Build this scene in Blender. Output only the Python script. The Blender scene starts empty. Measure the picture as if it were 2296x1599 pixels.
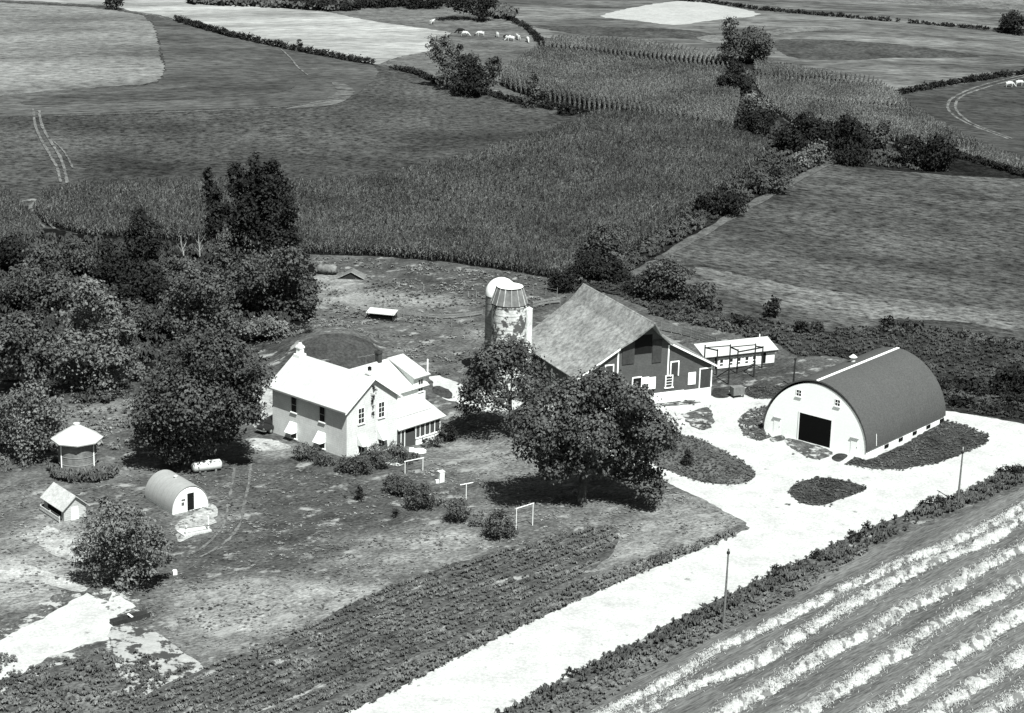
import bpy, bmesh, math, random
import numpy as np
from mathutils import Vector, Matrix
from mathutils.geometry import tessellate_polygon

sc = bpy.context.scene
COL = sc.collection
rng = np.random.default_rng(7)
random.seed(7)
R = math.radians

# ------------------------------------------------------------------ camera
F, TH, RO, H = 5000.0, R(17), R(-1.5), 84.0          # focal length in plate units, pitch, roll, height
cam = bpy.data.objects.new("camera", bpy.data.cameras.new("camera"))
COL.objects.link(cam)
_r, _u, _f = Vector((1, 0, 0)), Vector((0, math.sin(TH), math.cos(TH))), Vector((0, math.cos(TH), -math.sin(TH)))
_X, _Y = _r * math.cos(RO) - _u * math.sin(RO), _r * math.sin(RO) + _u * math.cos(RO)
cam.matrix_world = Matrix(((_X.x, _Y.x, -_f.x, 0), (_X.y, _Y.y, -_f.y, 0), (_X.z, _Y.z, -_f.z, H), (0, 0, 0, 1)))
cam.data.sensor_width = 36
cam.data.lens = 36 * F / 2296
cam.data.clip_start, cam.data.clip_end = 1, 12000
sc.camera = cam

# ------------------------------------------------------------------ world, sun, exposure
SUN_DIR = Vector((0.40, -0.917, 0)).normalized()
SUN_EL = R(57)
wd = bpy.data.worlds.new("World"); sc.world = wd; wd.use_nodes = True
nt = wd.node_tree; nt.nodes.clear()
sky = nt.nodes.new("ShaderNodeTexSky"); sky.sky_type = 'NISHITA'; sky.sun_disc = False
sky.sun_elevation = SUN_EL; sky.sun_rotation = math.atan2(SUN_DIR.x, SUN_DIR.y)
hs = nt.nodes.new("ShaderNodeHueSaturation"); hs.inputs['Saturation'].default_value = 0.04
bg = nt.nodes.new("ShaderNodeBackground"); bg.inputs['Strength'].default_value = 0.034
wo = nt.nodes.new("ShaderNodeOutputWorld")
nt.links.new(sky.outputs[0], hs.inputs['Color']); nt.links.new(hs.outputs[0], bg.inputs[0]); nt.links.new(bg.outputs[0], wo.inputs[0])
sun = bpy.data.objects.new("sun", bpy.data.lights.new("sun", 'SUN')); COL.objects.link(sun)
sun.data.energy = 5.0; sun.data.angle = R(0.5); sun.data.color = (1.0, 0.99, 0.985)
_d = Vector((SUN_DIR.x * math.cos(SUN_EL), SUN_DIR.y * math.cos(SUN_EL), math.sin(SUN_EL)))
sun.rotation_euler = _d.to_track_quat('Z', 'Y').to_euler()
sun.location = (0, 0, 200)
vs = sc.view_settings
vs.view_transform = 'Standard'; vs.look = 'None'; vs.exposure = 1.0; vs.gamma = 1; vs.use_curve_mapping = False
sc.cycles.max_bounces = 5; sc.cycles.diffuse_bounces = 3; sc.cycles.transparent_max_bounces = 4
KEXP = 3.1                                           # sunlit level ground: picture value per albedo

# ------------------------------------------------------------------ survey: plate point -> ground point
def dens(v): return 1.0
def sstep(a, b, x):
    t = np.clip((x - a) / (b - a), 0, 1); return t * t * (3 - 2 * t)
def hgt(x, y):
    x = np.asarray(x, float); y = np.asarray(y, float)
    far = sstep(335, 420, y) * (1 - sstep(700, 900, y)) * (1 - sstep(160, 260, abs(x)))
    h = far * (1.7 * np.sin((x + 30) / 31 + 0.5) * np.sin((y - 335) / 40) + 1.2 * np.sin((x - y) / 47.0))
    h = h + 2.6 * np.exp(-((((x + 23.5) / 6.2) ** 2 + ((y - 274.5) / 9.0) ** 2) ** 1.4))         # grassy mound
    h = h - 1.15 * np.exp(-((((x + 7.5) / 8.0) ** 2 + ((y - 243) / 8.5) ** 2) ** 1.3))           # dip by the porch
    return h
def ray(u, v):
    x = (u - 1148) / F; y = (799.5 - v) / F
    x, y = x * math.cos(RO) + y * math.sin(RO), -x * math.sin(RO) + y * math.cos(RO)
    return np.array([x, math.cos(TH) + y * math.sin(TH), -math.sin(TH) + y * math.cos(TH)])
def unp(u, v, z=0.0):
    d = ray(u, v); return np.array([0, 0, H]) + d * (z - H) / d[2]
def P(u, v):
    z = 0.0
    for _ in range(8):
        p = unp(u, v, z); z = float(hgt(p[0], p[1]))
    return np.array([p[0], p[1], z])
def proj(X, Y, Z):
    Z = Z - H; c = Y * math.cos(TH) - Z * math.sin(TH); s = Y * math.sin(TH) + Z * math.cos(TH)
    x, y = X / c, s / c
    x, y = x * math.cos(RO) - y * math.sin(RO), x * math.sin(RO) + y * math.cos(RO)
    return 1148 + F * x, 799.5 - F * y
def ppm(p): return F / math.sqrt(p[0] ** 2 + p[1] ** 2 + (H - p[2]) ** 2)
def zat(v, X, Y):                                      # height above (X, Y) seen at plate row v
    a = proj(X, Y, 0.0)[1]; b = proj(X, Y, 10.0)[1]; return (v - a) / (b - a) * 10.0

# ------------------------------------------------------------------ materials
def lin(v): return (v / 255.0) ** 2.2
def al(v): return min(0.85, lin(v) / KEXP)             # albedo that shows as grey v on sunlit level ground
TINT = (0.95, 1.0, 0.965)
def grey(a): return (a * TINT[0], a * TINT[1], a * TINT[2], 1)
MATS = {}
def mat(name, a, rough=0.85, n1=(0.35, 0.4), n2=(0.2, 3.0), bump=0.0, bscale=6.0, coord='pos', stretch=None, spec=0.0,
        metal=0.0, bare=None, attr=False, wave=None, thick=None):
    """procedural grey material: albedo a, two octaves of noise (amplitude, scale per metre), optional streaks, bare patches, wave lines"""
    if name in MATS: return MATS[name]
    m = bpy.data.materials.new(name); m.use_nodes = True
    t = m.node_tree; N = t.nodes; L = t.links
    b = N['Principled BSDF']; b.inputs['Roughness'].default_value = rough
    b.inputs['Specular IOR Level'].default_value = spec; b.inputs['Metallic'].default_value = metal
    if coord == 'pos': src = N.new("ShaderNodeNewGeometry").outputs['Position']
    else: src = N.new("ShaderNodeTexCoord").outputs['Object']
    if stretch:
        mp = N.new("ShaderNodeMapping"); mp.vector_type = 'TEXTURE'; mp.inputs['Rotation'].default_value = (0, 0, R(stretch[0])); mp.inputs['Scale'].default_value = (1 / stretch[1], 1 / stretch[2], 1)
        L.new(src, mp.inputs['Vector']); srcs = mp.outputs[0]
    else: srcs = src
    def noise(vec, s, d=4.0, ro=0.6):
        n = N.new("ShaderNodeTexNoise"); n.inputs['Scale'].default_value = s; n.inputs['Detail'].default_value = d; n.inputs['Roughness'].default_value = ro
        L.new(vec, n.inputs['Vector']); return n.outputs['Fac']
    def math_(op, x, y, clamp=False):
        k = N.new("ShaderNodeMath"); k.operation = op; k.use_clamp = clamp
        for i, q in enumerate((x, y)):
            if q is None: continue
            if hasattr(q, 'node'): L.new(q, k.inputs[i])
            else: k.inputs[i].default_value = q
        return k.outputs[0]
    k_ = 8.0 if coord == 'pos' else 4.0
    def centred(f, amp): return math_('ADD', math_('MULTIPLY', math_('SUBTRACT', f, 0.5), amp * k_), 1.0)
    f1 = noise(srcs, n1[1], 4.0, 0.65); f2 = noise(srcs if stretch else src, n2[1], 3.0, 0.75)
    val = math_('MAXIMUM', math_('MULTIPLY', centred(f1, n1[0]), centred(f2, n2[0])), 0.2)
    if attr:
        at = N.new("ShaderNodeAttribute"); at.attribute_name = 'tone'
        val = math_('MULTIPLY', val, at.outputs['Fac'])
    else:
        val = math_('MULTIPLY', val, a)
    if wave:                                           # (direction axis, lines per metre, depth)
        sx = N.new("ShaderNodeSeparateXYZ"); L.new(src, sx.inputs[0])
        ph = math_('MULTIPLY', sx.outputs[wave[0]], wave[1])
        fr = math_('FRACT', ph, None)
        dark = math_('LESS_THAN', fr, wave[3] if len(wave) > 3 else 0.12)
        val = math_('MULTIPLY', val, math_('SUBTRACT', 1.0, math_('MULTIPLY', dark, wave[2])))
    val = math_('MAXIMUM', val, 0.004)
    if bare:                                           # (albedo, threshold, scale, softness)
        fb = noise(srcs, bare[2], 5.0, 0.65)
        mr = N.new("ShaderNodeMapRange"); mr.inputs['From Min'].default_value = bare[1]; mr.inputs['From Max'].default_value = bare[1] + bare[3]
        L.new(fb, mr.inputs['Value'])
        mx = N.new("ShaderNodeMix"); mx.data_type = 'FLOAT'
        L.new(mr.outputs[0], mx.inputs[0]); L.new(val, mx.inputs[2]); mx.inputs[3].default_value = bare[0]
        val = mx.outputs[0]
    val = math_('MINIMUM', val, 0.86)
    cc = N.new("ShaderNodeCombineColor")
    for i in range(3): L.new(math_('MULTIPLY', val, TINT[i]), cc.inputs[i])
    L.new(cc.outputs[0], b.inputs['Base Color'])
    if bump:
        fb = noise(srcs if stretch else src, bscale, 3.0)
        bn = N.new("ShaderNodeBump"); bn.inputs['Strength'].default_value = bump; bn.inputs['Distance'].default_value = thick or 0.15
        L.new(fb, bn.inputs['Height']); L.new(bn.outputs[0], b.inputs['Normal'])
    MATS[name] = m; return m

M_white = lambda: mat('white_paint', 0.8, 0.6, (0.05, 0.6), (0.05, 4), coord='obj')
M_dark = lambda: mat('dark_opening', 0.012, 0.6, (0.2, 1), (0.1, 4), coord='obj')
M_glass = lambda: mat('dark_glass', 0.02, 0.15, (0.2, 1), (0.1, 4), coord='obj', spec=0.5)
M_wood = lambda: mat('weathered_wood', 0.13, 0.9, (0.3, 1.5), (0.3, 8), coord='obj')
M_dwood = lambda: mat('dark_tarred_wood', 0.03, 0.9, (0.3, 1.5), (0.3, 8), coord='obj')
M_metal = lambda: mat('galvanised_metal', 0.55, 0.45, (0.1, 1), (0.1, 6), coord='obj', spec=0.5)
M_bark = lambda: mat('bark', 0.06, 0.95, (0.3, 1.0), (0.3, 6))
M_pale = lambda: mat('bare_pale_wood', 0.22, 0.9, (0.2, 1.0), (0.3, 6))

# ------------------------------------------------------------------ object helpers
def tag(o, label=None, cat=None, group=None, kind=None):
    if label: o['label'] = label
    if cat: o['category'] = cat
    if group: o['group'] = group
    if kind: o['kind'] = kind
    return o
def link(name, me, m=None, parent=None, smooth=False):
    o = bpy.data.objects.new(name, me); COL.objects.link(o)
    if m: me.materials.append(m)
    if parent: o.parent = parent
    if smooth: me.polygons.foreach_set('use_smooth', np.ones(len(me.polygons), bool))
    return o
def empty(name, loc, rz=0.0, **kw):
    o = bpy.data.objects.new(name, None); COL.objects.link(o); o.location = loc; o.rotation_euler = (0, 0, rz)
    o.empty_display_size = 0.5
    return tag(o, **kw)
def mesh_np(name, V, Fc):
    me = bpy.data.meshes.new(name); V = np.asarray(V, np.float32); Fc = np.asarray(Fc, np.int32); k = Fc.shape[1]
    me.vertices.add(len(V)); me.vertices.foreach_set('co', V.ravel())
    me.loops.add(Fc.size); me.loops.foreach_set('vertex_index', Fc.ravel())
    me.polygons.add(len(Fc)); me.polygons.foreach_set('loop_start', np.arange(0, Fc.size, k, dtype=np.int32))
    me.update(calc_edges=True); return me
class MB:
    """collects shapes, links them as one mesh; T maps local (x, y, z) to the frame of the parent"""
    def __init__(s, T=None): s.v = []; s.f = []; s.T = T
    def add(s, V, Fc):
        n = len(s.v); s.v += [tuple(s.T(*p)) if s.T else tuple(p) for p in V]; s.f += [tuple(i + n for i in f) for f in Fc]; return s
    def box(s, x0, x1, y0, y1, z0, z1):
        return s.add([(x, y, z) for z in (z0, z1) for y in (y0, y1) for x in (x0, x1)],
                     [(0, 2, 3, 1), (4, 5, 7, 6), (0, 1, 5, 4), (2, 6, 7, 3), (0, 4, 6, 2), (1, 3, 7, 5)])
    def slab(s, quad, t):                              # four corners, thickened along the normal
        q = [Vector(p) for p in quad]; n = (q[1] - q[0]).cross(q[2] - q[0]).normalized() * t
        if n.z > 0: n = -n
        return s.add([*q, *[p + n for p in q]], [(0, 1, 2, 3), (7, 6, 5, 4), (0, 4, 5, 1), (1, 5, 6, 2), (2, 6, 7, 3), (3, 7, 4, 0)])
    def prism(s, prof, y0, y1):                        # profile in (x, z), extruded along y
        n = len(prof); V = [(x, y0, z) for x, z in prof] + [(x, y1, z) for x, z in prof]
        return s.add(V, [tuple(range(n)), tuple(range(2 * n - 1, n - 1, -1))] + [(i, (i + 1) % n + 0, (i + 1) % n + n, i + n) for i in range(n)])
    def tube(s, path, rad, k=7, cap=True):
        path = [Vector(p) for p in path]; n = len(path); V = []
        if not hasattr(rad, '__len__'): rad = [rad] * n
        for i, p in enumerate(path):
            d = (path[min(i + 1, n - 1)] - path[max(i - 1, 0)]).normalized()
            a = d.cross(Vector((0, 0, 1)) if abs(d.z) < 0.9 else Vector((1, 0, 0))).normalized(); b = d.cross(a)
            V += [p + (a * math.cos(2 * math.pi * j / k) + b * math.sin(2 * math.pi * j / k)) * rad[i] for j in range(k)]
        Fc = [(i * k + j, i * k + (j + 1) % k, (i + 1) * k + (j + 1) % k, (i + 1) * k + j) for i in range(n - 1) for j in range(k)]
        if cap: Fc += [tuple(range(k - 1, -1, -1)), tuple(range((n - 1) * k, n * k))]
        return s.add(V, Fc)
    def lathe(s, prof, k=32, cx=0, cy=0):              # profile (r, z)
        n = len(prof); V = [(cx + r * math.cos(2 * math.pi * j / k), cy + r * math.sin(2 * math.pi * j / k), z) for r, z in prof for j in range(k)]
        return s.add(V, [(i * k + j, i * k + (j + 1) % k, (i + 1) * k + (j + 1) % k, (i + 1) * k + j) for i in range(n - 1) for j in range(k)])
    def cyl(s, x, y, z0, z1, r0, r1=None, k=10):
        return s.tube([(x, y, z0), (x, y, z1)], [r0, r1 if r1 is not None else r0], k)
    def build(s, name, m, parent=None, smooth=False):
        me = bpy.data.meshes.new(name); me.from_pydata(s.v, [], s.f); me.update()
        bm = bmesh.new(); bm.from_mesh(me); bmesh.ops.recalc_face_normals(bm, faces=bm.faces); bm.to_mesh(me); bm.free()
        o = link(name, me, m, parent)
        if smooth:
            me.polygons.foreach_set('use_smooth', [len(p.vertices) <= 4 for p in me.polygons])
            try: me.set_sharp_from_angle(angle=R(40))
            except Exception: pass
        return o
def curve(pts, n=8, closed=False):                     # Catmull-Rom through points
    p = [np.asarray(q, float) for q in pts]; out = []; N = len(p)
    for i in range(N if closed else N - 1):
        a, b, c, d = (p[(i - 1) % N], p[i], p[(i + 1) % N], p[(i + 2) % N]) if closed else (p[max(i - 1, 0)], p[i], p[i + 1], p[min(i + 2, N - 1)])
        for j in range(n):
            t = j / n; out.append(0.5 * (2 * b + (c - a) * t + (2 * a - 5 * b + 4 * c - d) * t * t + (3 * b - a - 3 * c + d) * t ** 3))
    if not closed: out.append(p[-1])
    return out

# ------------------------------------------------------------------ ground sheet
GX = np.concatenate([[-4000, -1800, -800, -400, -250], np.arange(-160, -80, 5), np.arange(-80, 85, 2.5), np.arange(85, 165, 5), [250, 400, 800, 1800, 4000]])
GY = np.concatenate([[-1500, -400, 0, 100], np.arange(150, 340, 2.5), np.arange(340, 720, 5), [800, 950, 1300, 2200, 5000]])
def in_poly(x, y, poly):
    poly = np.asarray(poly); c = np.zeros(np.shape(x), bool); n = len(poly)
    for i in range(n):
        x0, y0 = poly[i][:2]; x1, y1 = poly[(i + 1) % n][:2]
        if y0 == y1: continue
        c ^= ((y0 > y) != (y1 > y)) & (x < (x1 - x0) * (y - y0) / (y1 - y0) + x0)
    return c
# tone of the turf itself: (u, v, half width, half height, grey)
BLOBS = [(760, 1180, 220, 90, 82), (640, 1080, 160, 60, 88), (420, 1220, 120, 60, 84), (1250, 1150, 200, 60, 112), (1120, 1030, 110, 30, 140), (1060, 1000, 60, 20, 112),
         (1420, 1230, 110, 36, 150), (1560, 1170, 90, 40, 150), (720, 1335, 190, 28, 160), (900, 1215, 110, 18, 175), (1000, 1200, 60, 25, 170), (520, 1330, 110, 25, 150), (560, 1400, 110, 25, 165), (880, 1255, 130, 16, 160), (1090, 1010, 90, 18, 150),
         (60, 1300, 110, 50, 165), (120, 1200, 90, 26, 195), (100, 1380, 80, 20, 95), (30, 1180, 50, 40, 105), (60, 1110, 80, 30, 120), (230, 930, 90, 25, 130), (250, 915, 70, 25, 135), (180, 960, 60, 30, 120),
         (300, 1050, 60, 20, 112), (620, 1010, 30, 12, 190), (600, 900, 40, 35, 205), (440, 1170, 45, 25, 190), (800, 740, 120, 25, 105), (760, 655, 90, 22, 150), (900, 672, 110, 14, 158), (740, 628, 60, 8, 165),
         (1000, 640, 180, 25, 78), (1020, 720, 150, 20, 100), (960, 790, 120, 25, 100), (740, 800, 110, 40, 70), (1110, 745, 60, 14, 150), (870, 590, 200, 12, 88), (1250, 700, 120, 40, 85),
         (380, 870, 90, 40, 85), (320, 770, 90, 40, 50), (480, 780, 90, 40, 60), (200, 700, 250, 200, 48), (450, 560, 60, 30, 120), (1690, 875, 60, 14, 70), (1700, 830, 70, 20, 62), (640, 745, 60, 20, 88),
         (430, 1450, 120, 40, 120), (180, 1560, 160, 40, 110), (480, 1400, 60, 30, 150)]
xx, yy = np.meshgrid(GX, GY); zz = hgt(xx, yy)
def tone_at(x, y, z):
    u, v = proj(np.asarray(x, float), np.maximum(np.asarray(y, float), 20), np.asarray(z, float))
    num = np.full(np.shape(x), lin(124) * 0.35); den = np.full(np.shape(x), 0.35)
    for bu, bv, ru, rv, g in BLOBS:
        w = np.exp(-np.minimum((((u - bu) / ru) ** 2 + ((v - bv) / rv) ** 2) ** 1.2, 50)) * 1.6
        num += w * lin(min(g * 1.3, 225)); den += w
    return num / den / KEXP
nx, ny = len(GX), len(GY)
idx = np.arange(nx * ny).reshape(ny, nx)
gme = mesh_np('ground', np.stack([xx, yy, zz], -1).reshape(-1, 3), np.stack([idx[:-1, :-1], idx[:-1, 1:], idx[1:, 1:], idx[1:, :-1]], -1).reshape(-1, 4))
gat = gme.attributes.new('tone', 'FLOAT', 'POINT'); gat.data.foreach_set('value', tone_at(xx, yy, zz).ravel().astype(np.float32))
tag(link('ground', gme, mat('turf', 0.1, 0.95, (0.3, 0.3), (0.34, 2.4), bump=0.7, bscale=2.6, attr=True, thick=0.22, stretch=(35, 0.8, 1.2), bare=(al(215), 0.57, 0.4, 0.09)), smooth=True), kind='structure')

LIFT = 0.010
def ragged(pts, step, jit, closed=True):
    out = []; n = len(pts); rng = np.random.default_rng(n * 7 + int(abs(pts[0][0]) * 10))
    for i in range(n if closed else n - 1):
        a, b = pts[i], pts[(i + 1) % n]; d = np.hypot(*(b - a)[:2]); k = max(1, int(d / step))
        nrm = np.array([-(b - a)[1], (b - a)[0]]) / max(d, 1e-6)
        for j in range(k):
            p = a[:2] + (b - a)[:2] * j / k + nrm * float(np.clip(rng.normal(0, jit), -1.6 * jit, 1.6 * jit)) * (1 if j else 0.3)
            out.append(p)
    return out
def cut(me_v, me_f, lo, hi, zoff):
    bm = bmesh.new(); vs_ = [bm.verts.new((p[0], p[1], 0)) for p in me_v]
    for f in me_f:
        try: bm.faces.new([vs_[i] for i in f])
        except ValueError: pass
    for arr, no, k in ((GX, (1, 0, 0), 0), (GY, (0, 1, 0), 1)):
        for c in arr:
            if lo[k] < c < hi[k]:
                bmesh.ops.bisect_plane(bm, geom=bm.verts[:] + bm.edges[:] + bm.faces[:], plane_co=(c, 0, 0) if k == 0 else (0, c, 0), plane_no=no)
    for v in bm.verts: v.co.z = float(hgt(v.co.x, v.co.y)) + zoff * float(1 + 3 * sstep(300, 380, v.co.y))
    for f in bm.faces:
        f.normal_update()
        if f.normal.z < 0: f.normal_flip()
    return bm
PN = [0]
def patch(name, px, m, level, jit=0.25, step=1.0, label=None, cat=None, kind='structure', smooth=4):
    pts = [P(*q) for q in (curve(px, smooth, True) if smooth else px)]
    e = ragged(pts, step, jit)
    tris = tessellate_polygon([[Vector((p[0], p[1], 0)) for p in e]])
    PN[0] += 1; A = np.array(e); bm = cut(e, tris, A.min(0), A.max(0), LIFT * level + PN[0] * .0004)
    me = bpy.data.meshes.new(name); bm.to_mesh(me); bm.free()
    o = link(name, me, m, smooth=True); return tag(o, kind=kind)
def ribbon(name, px, width, m, level, jit=0.12, kind='structure', gap=0.0):
    pts = [P(*q) for q in curve(px, 10)]; V = []; Fc = []; PN[0] += 1
    for i, p in enumerate(pts):
        d = pts[min(i + 1, len(pts) - 1)] - pts[max(i - 1, 0)]; n = np.array([-d[1], d[0]]) / np.hypot(d[0], d[1])
        w = width / 2 * (1 + rng.normal(0, 0.22) * gap)
        for sgn in (1, -1):
            q = p[:2] + n * sgn * w + rng.normal(0, jit, 2); V.append((q[0], q[1], float(hgt(q[0], q[1])) + (LIFT * level + PN[0] * .0004) * float(1 + 3 * sstep(300, 380, q[1]))))
    for i in range(len(pts) - 1): Fc.append((2 * i, 2 * i + 1, 2 * i + 3, 2 * i + 2))
    return tag(link(name, mesh_np(name, V, Fc), m), kind=kind)

patch('mound_turf', [(640, 800), (662, 778), (700, 757), (742, 747), (790, 752), (828, 767), (850, 788), (840, 812), (760, 840), (670, 830)], mat('smooth_turf', al(100), 0.95, (0.2, 0.3), (0.3, 2.5), bump=0.4, bscale=4), 0.8, jit=.3)
m_gravel = mat('pale_gravel', 0.36, 0.95, (0.1, 0.35), (0.12, 3), bump=0.2, bscale=8, bare=(0.17, 0.64, 0.75, 0.06))
m_sand = mat('pale_dry_earth', al(232), 0.95, (0.25, 0.5), (0.25, 3), bump=0.3, bscale=5, bare=(al(110), 0.58, 0.9, 0.08))
def DIR(u0, v0, u1, v1):
    a, c = P(u0, v0), P(u1, v1); return math.degrees(math.atan2(c[1] - a[1], c[0] - a[0]))
ROWS = DIR(1552, 1543, 2196, 1218)
def fieldmat(name, g, n1=(0.3, 0.12), n2=(0.3, 1.4), stretch=None, bare=None, bump=0.6, bs=1.6): return mat(name, al(g), 0.95, n1, n2, bump, bs, stretch=stretch, bare=bare, thick=0.25)

# far fields
patch('hay_slope', [(-260, -30), (0, 2), (235, 14), (292, 27), (400, 47), (510, 80), (646, 110), (781, 135), (840, 145), (930, 167), (1000, 200), (1090, 212), (1150, 230), (1240, 246), (1355, 270),
      (1200, 324), (1000, 384), (830, 419), (670, 424), (455, 425), (310, 429), (172, 432), (103, 442), (0, 448), (-260, 475)],
      fieldmat('alfalfa', 102, (0.34, 0.03), (0.55, 1.0), (5, 0.8, 1.0)), 1, smooth=0)
patch('light_grain_field', [(-260, -10), (0, 7), (200, 18), (292, 30), (326, 40), (347, 66), (352, 90), (362, 136), (368, 156), (352, 184), (289, 193), (231, 196), (120, 205), (-260, 212)],
      fieldmat('ripe_grain', 160, (0.3, 0.03), (0.42, 0.9), (3, 0.5, 1.3)), 3, smooth=2)
patch('mowed_strip', [(340, 40), (400, 50), (510, 84), (646, 113), (781, 138), (840, 150), (845, 172), (815, 200), (775, 222), (640, 238), (480, 245), (300, 250), (120, 258), (-260, 264), (-260, 208), (0, 204), (231, 198),
      (289, 196), (352, 188), (372, 156), (366, 130), (356, 88), (347, 62)], fieldmat('mowed_hay', 118, (0.28, 0.05), (0.4, 0.85), (8, 0.4, 1.3)), 2, smooth=2)
patch('regrowth_strip', [(60, 236), (300, 230), (480, 221), (600, 212), (660, 197), (650, 180), (590, 178), (480, 188), (400, 198), (300, 208), (100, 218)],
      fieldmat('regrowth', 106, (0.25, 0.07), (0.42, 0.85), (8, 0.4, 1.3)), 3)
patch('stubble_corner', [(640, 246), (740, 238), (782, 222), (793, 205), (780, 192), (745, 186), (755, 205), (730, 222), (690, 233)], fieldmat('stubble_corner', 132, (0.4, 0.3), (0.4, 1.2), (20, 0.4, 1.4)), 3)
patch('white_stubble_field', [(-200, -60), (279, -60), (408, -20), (560, 10), (646, 20), (781, 33), (876, 53), (1000, 70), (1004, 80), (963, 115), (905, 125), (862, 140), (840, 144), (781, 132), (646, 107), (510, 78), (400, 46), (350, 33), (292, 25),
      (235, 12), (0, 0), (-200, -10)], fieldmat('straw_stubble', 212, (0.3, 0.04), (0.3, 0.7), (25, 0.3, 1.5)), 1, smooth=2)
patch('pasture_hill', [(736, 27), (833, 16), (995, 16), (1049, 32), (1092, 46), (1146, 50), (1193, 76), (1216, 108), (1137, 157), (1100, 205), (1000, 196), (930, 165), (862, 146), (905, 126), (963, 116), (1004, 81), (1000, 71), (876, 54)],
      fieldmat('pasture', 140, (0.25, 0.06), (0.4, 0.9), (5, 0.6, 1.4)), 1, smooth=2)
patch('far_stubble_field', [(1000, 10), (1100, -70), (2500, -70), (2500, 175), (2296, 166), (2150, 185), (2005, 215), (1850, 175), (1690, 150), (1600, 128), (1450, 105), (1250, 92), (1180, 66), (1120, 44)],
      fieldmat('far_stubble', 142, (0.42, 0.05), (0.42, 0.7), (-3, 0.3, 1.2)), 1, smooth=2)
patch('white_far_field', [(1345, 37), (1440, 14), (1530, 3), (1600, 10), (1706, 33), (1600, 46), (1510, 57), (1420, 46)], fieldmat('white_straw', 236, (0.06, 0.1), (0.08, 0.7)), 2, smooth=3)
patch('far_hay_strip', [(1740, 92), (1850, 90), (2000, 99), (2150, 118), (2190, 128), (2000, 131), (1880, 136), (1770, 128)], fieldmat('far_hay', 104, (0.3, 0.1), (0.25, 0.8)), 2)
patch('far_hay_strip', [(1200, 60), (1400, 62), (1560, 70), (1640, 92), (1500, 86), (1330, 80)], fieldmat('far_hay', 78), 2)
patch('pale_far_strip', [(1640, 100), (1760, 76), (1900, 66), (1800, 62), (1700, 72), (1560, 84)], fieldmat('pale_strip', 150, (0.3, 0.1), (0.3, 0.9)), 2)
patch('pale_far_strip', [(1900, -40), (2400, -40), (2400, 34), (2296, 26), (2100, 12), (1950, 2)], fieldmat('pale_strip', 150), 2, smooth=0)
patch('dark_hay_field', [(2005, 216), (2100, 198), (2296, 170), (2480, 150), (2480, 450), (2330, 388), (2180, 324), (2092, 282), (2042, 244)], fieldmat('dark_hay', 96, (0.25, 0.05), (0.42, 0.85), (-15, 0.4, 1.4)), 1, smooth=0)
m_track = mat('bare_track', al(150), 0.95, (0.45, 0.5), (0.3, 3))
for off in (-5, 6):
    ribbon('track', [(2300, 170 + off * .4), (2207 + off, 194 + off * .4), (2150 + off * 1.4, 216), (2133 + off * 1.6, 236), (2142 + off * 1.5, 256), (2180 + off, 280), (2265 + off, 312)], 0.6, m_track, 2, 0.04, gap=.5)
for tr_, wd_ in (([(74, 246), (82, 292), (112, 350), (128, 378), (136, 410)], .8), ([(88, 250), (95, 286), (116, 323), (136, 357), (146, 388), (151, 413)], .8), ([(122, 320), (146, 345), (163, 378)], .5), ([(146, 424), (118, 436), (90, 448), (68, 466), (78, 490), (102, 512)], .8), ([(150, 432), (126, 444), (100, 456), (90, 470), (102, 490), (122, 514)], .8),
                 ([(630, 112), (650, 130), (668, 152), (690, 170)], .6), ([(120, 262), (300, 256), (480, 250), (640, 241), (780, 220)], .5)):
    ribbon('track', tr_, wd_ * .62, m_track, 4, .04, gap=.6)
patch('hay_field', [(1860, 366), (2000, 384), (2130, 394), (2296, 402), (2500, 412), (2500, 812), (2296, 776), (2120, 746), (2000, 743), (1900, 749), (1800, 736), (1720, 716), (1640, 706), (1550, 690), (1470, 645), (1430, 616), (1480, 576), (1600, 506), (1750, 421)],
      fieldmat('streaked_hay', 108, (0.34, 0.07), (0.6, 1.0), (DIR(1560, 600, 2200, 700), 0.6, 1.05)), 1, smooth=0)
patch('pale_hay_strip', [(1560, 600), (1700, 625), (1840, 650), (2000, 668), (2200, 690), (2296, 700), (2500, 720), (2500, 770), (2296, 745), (2150, 722), (2000, 716), (1850, 712), (1700, 680), (1600, 640)],
      fieldmat('pale_hay', 140, (0.34, 0.08), (0.6, 1.0), (DIR(1560, 600, 2200, 700), 0.6, 1.05)), 2, jit=0.5)
ribbon('field_edge', [(1870, 360), (1750, 424), (1600, 510), (1480, 580), (1420, 618)], 1.8, mat('grass_edge', al(128), 0.95, (0.3, 0.4), (0.3, 2)), 3, gap=0.6)
patch('marsh', [(1230, 628), (1330, 602), (1430, 616), (1470, 645), (1550, 690), (1640, 706), (1720, 716), (1800, 736), (1900, 749), (2000, 743), (2120, 746), (2296, 776), (2500, 812), (2500, 1000), (2294, 950), (2200, 934), (2108, 920), (2000, 850), (1880, 800),
      (1790, 800), (1740, 770), (1600, 736), (1480, 702), (1380, 662)], fieldmat('rank_weeds', 78, (0.4, 0.12), (0.4, 1.1), bump=1.0), 1, smooth=2)
patch('creek_bank', [(1618, 128), (1700, 140), (1720, 240), (1780, 285), (1900, 298), (2050, 336), (2140, 352), (2330, 402), (2296, 408), (2130, 398), (1860, 370), (1750, 424), (1600, 510), (1480, 580), (1430, 616), (1330, 645), (1235, 640), (1290, 625), (1380, 580), (1480, 525), (1560, 465), (1660, 395), (1700, 368), (1715, 332), (1640, 296), (1640, 220)],
      fieldmat('creek_weeds', 60, (0.35, 0.15), (0.4, 1.2), bump=1.0), 0.5, smooth=0)
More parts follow.
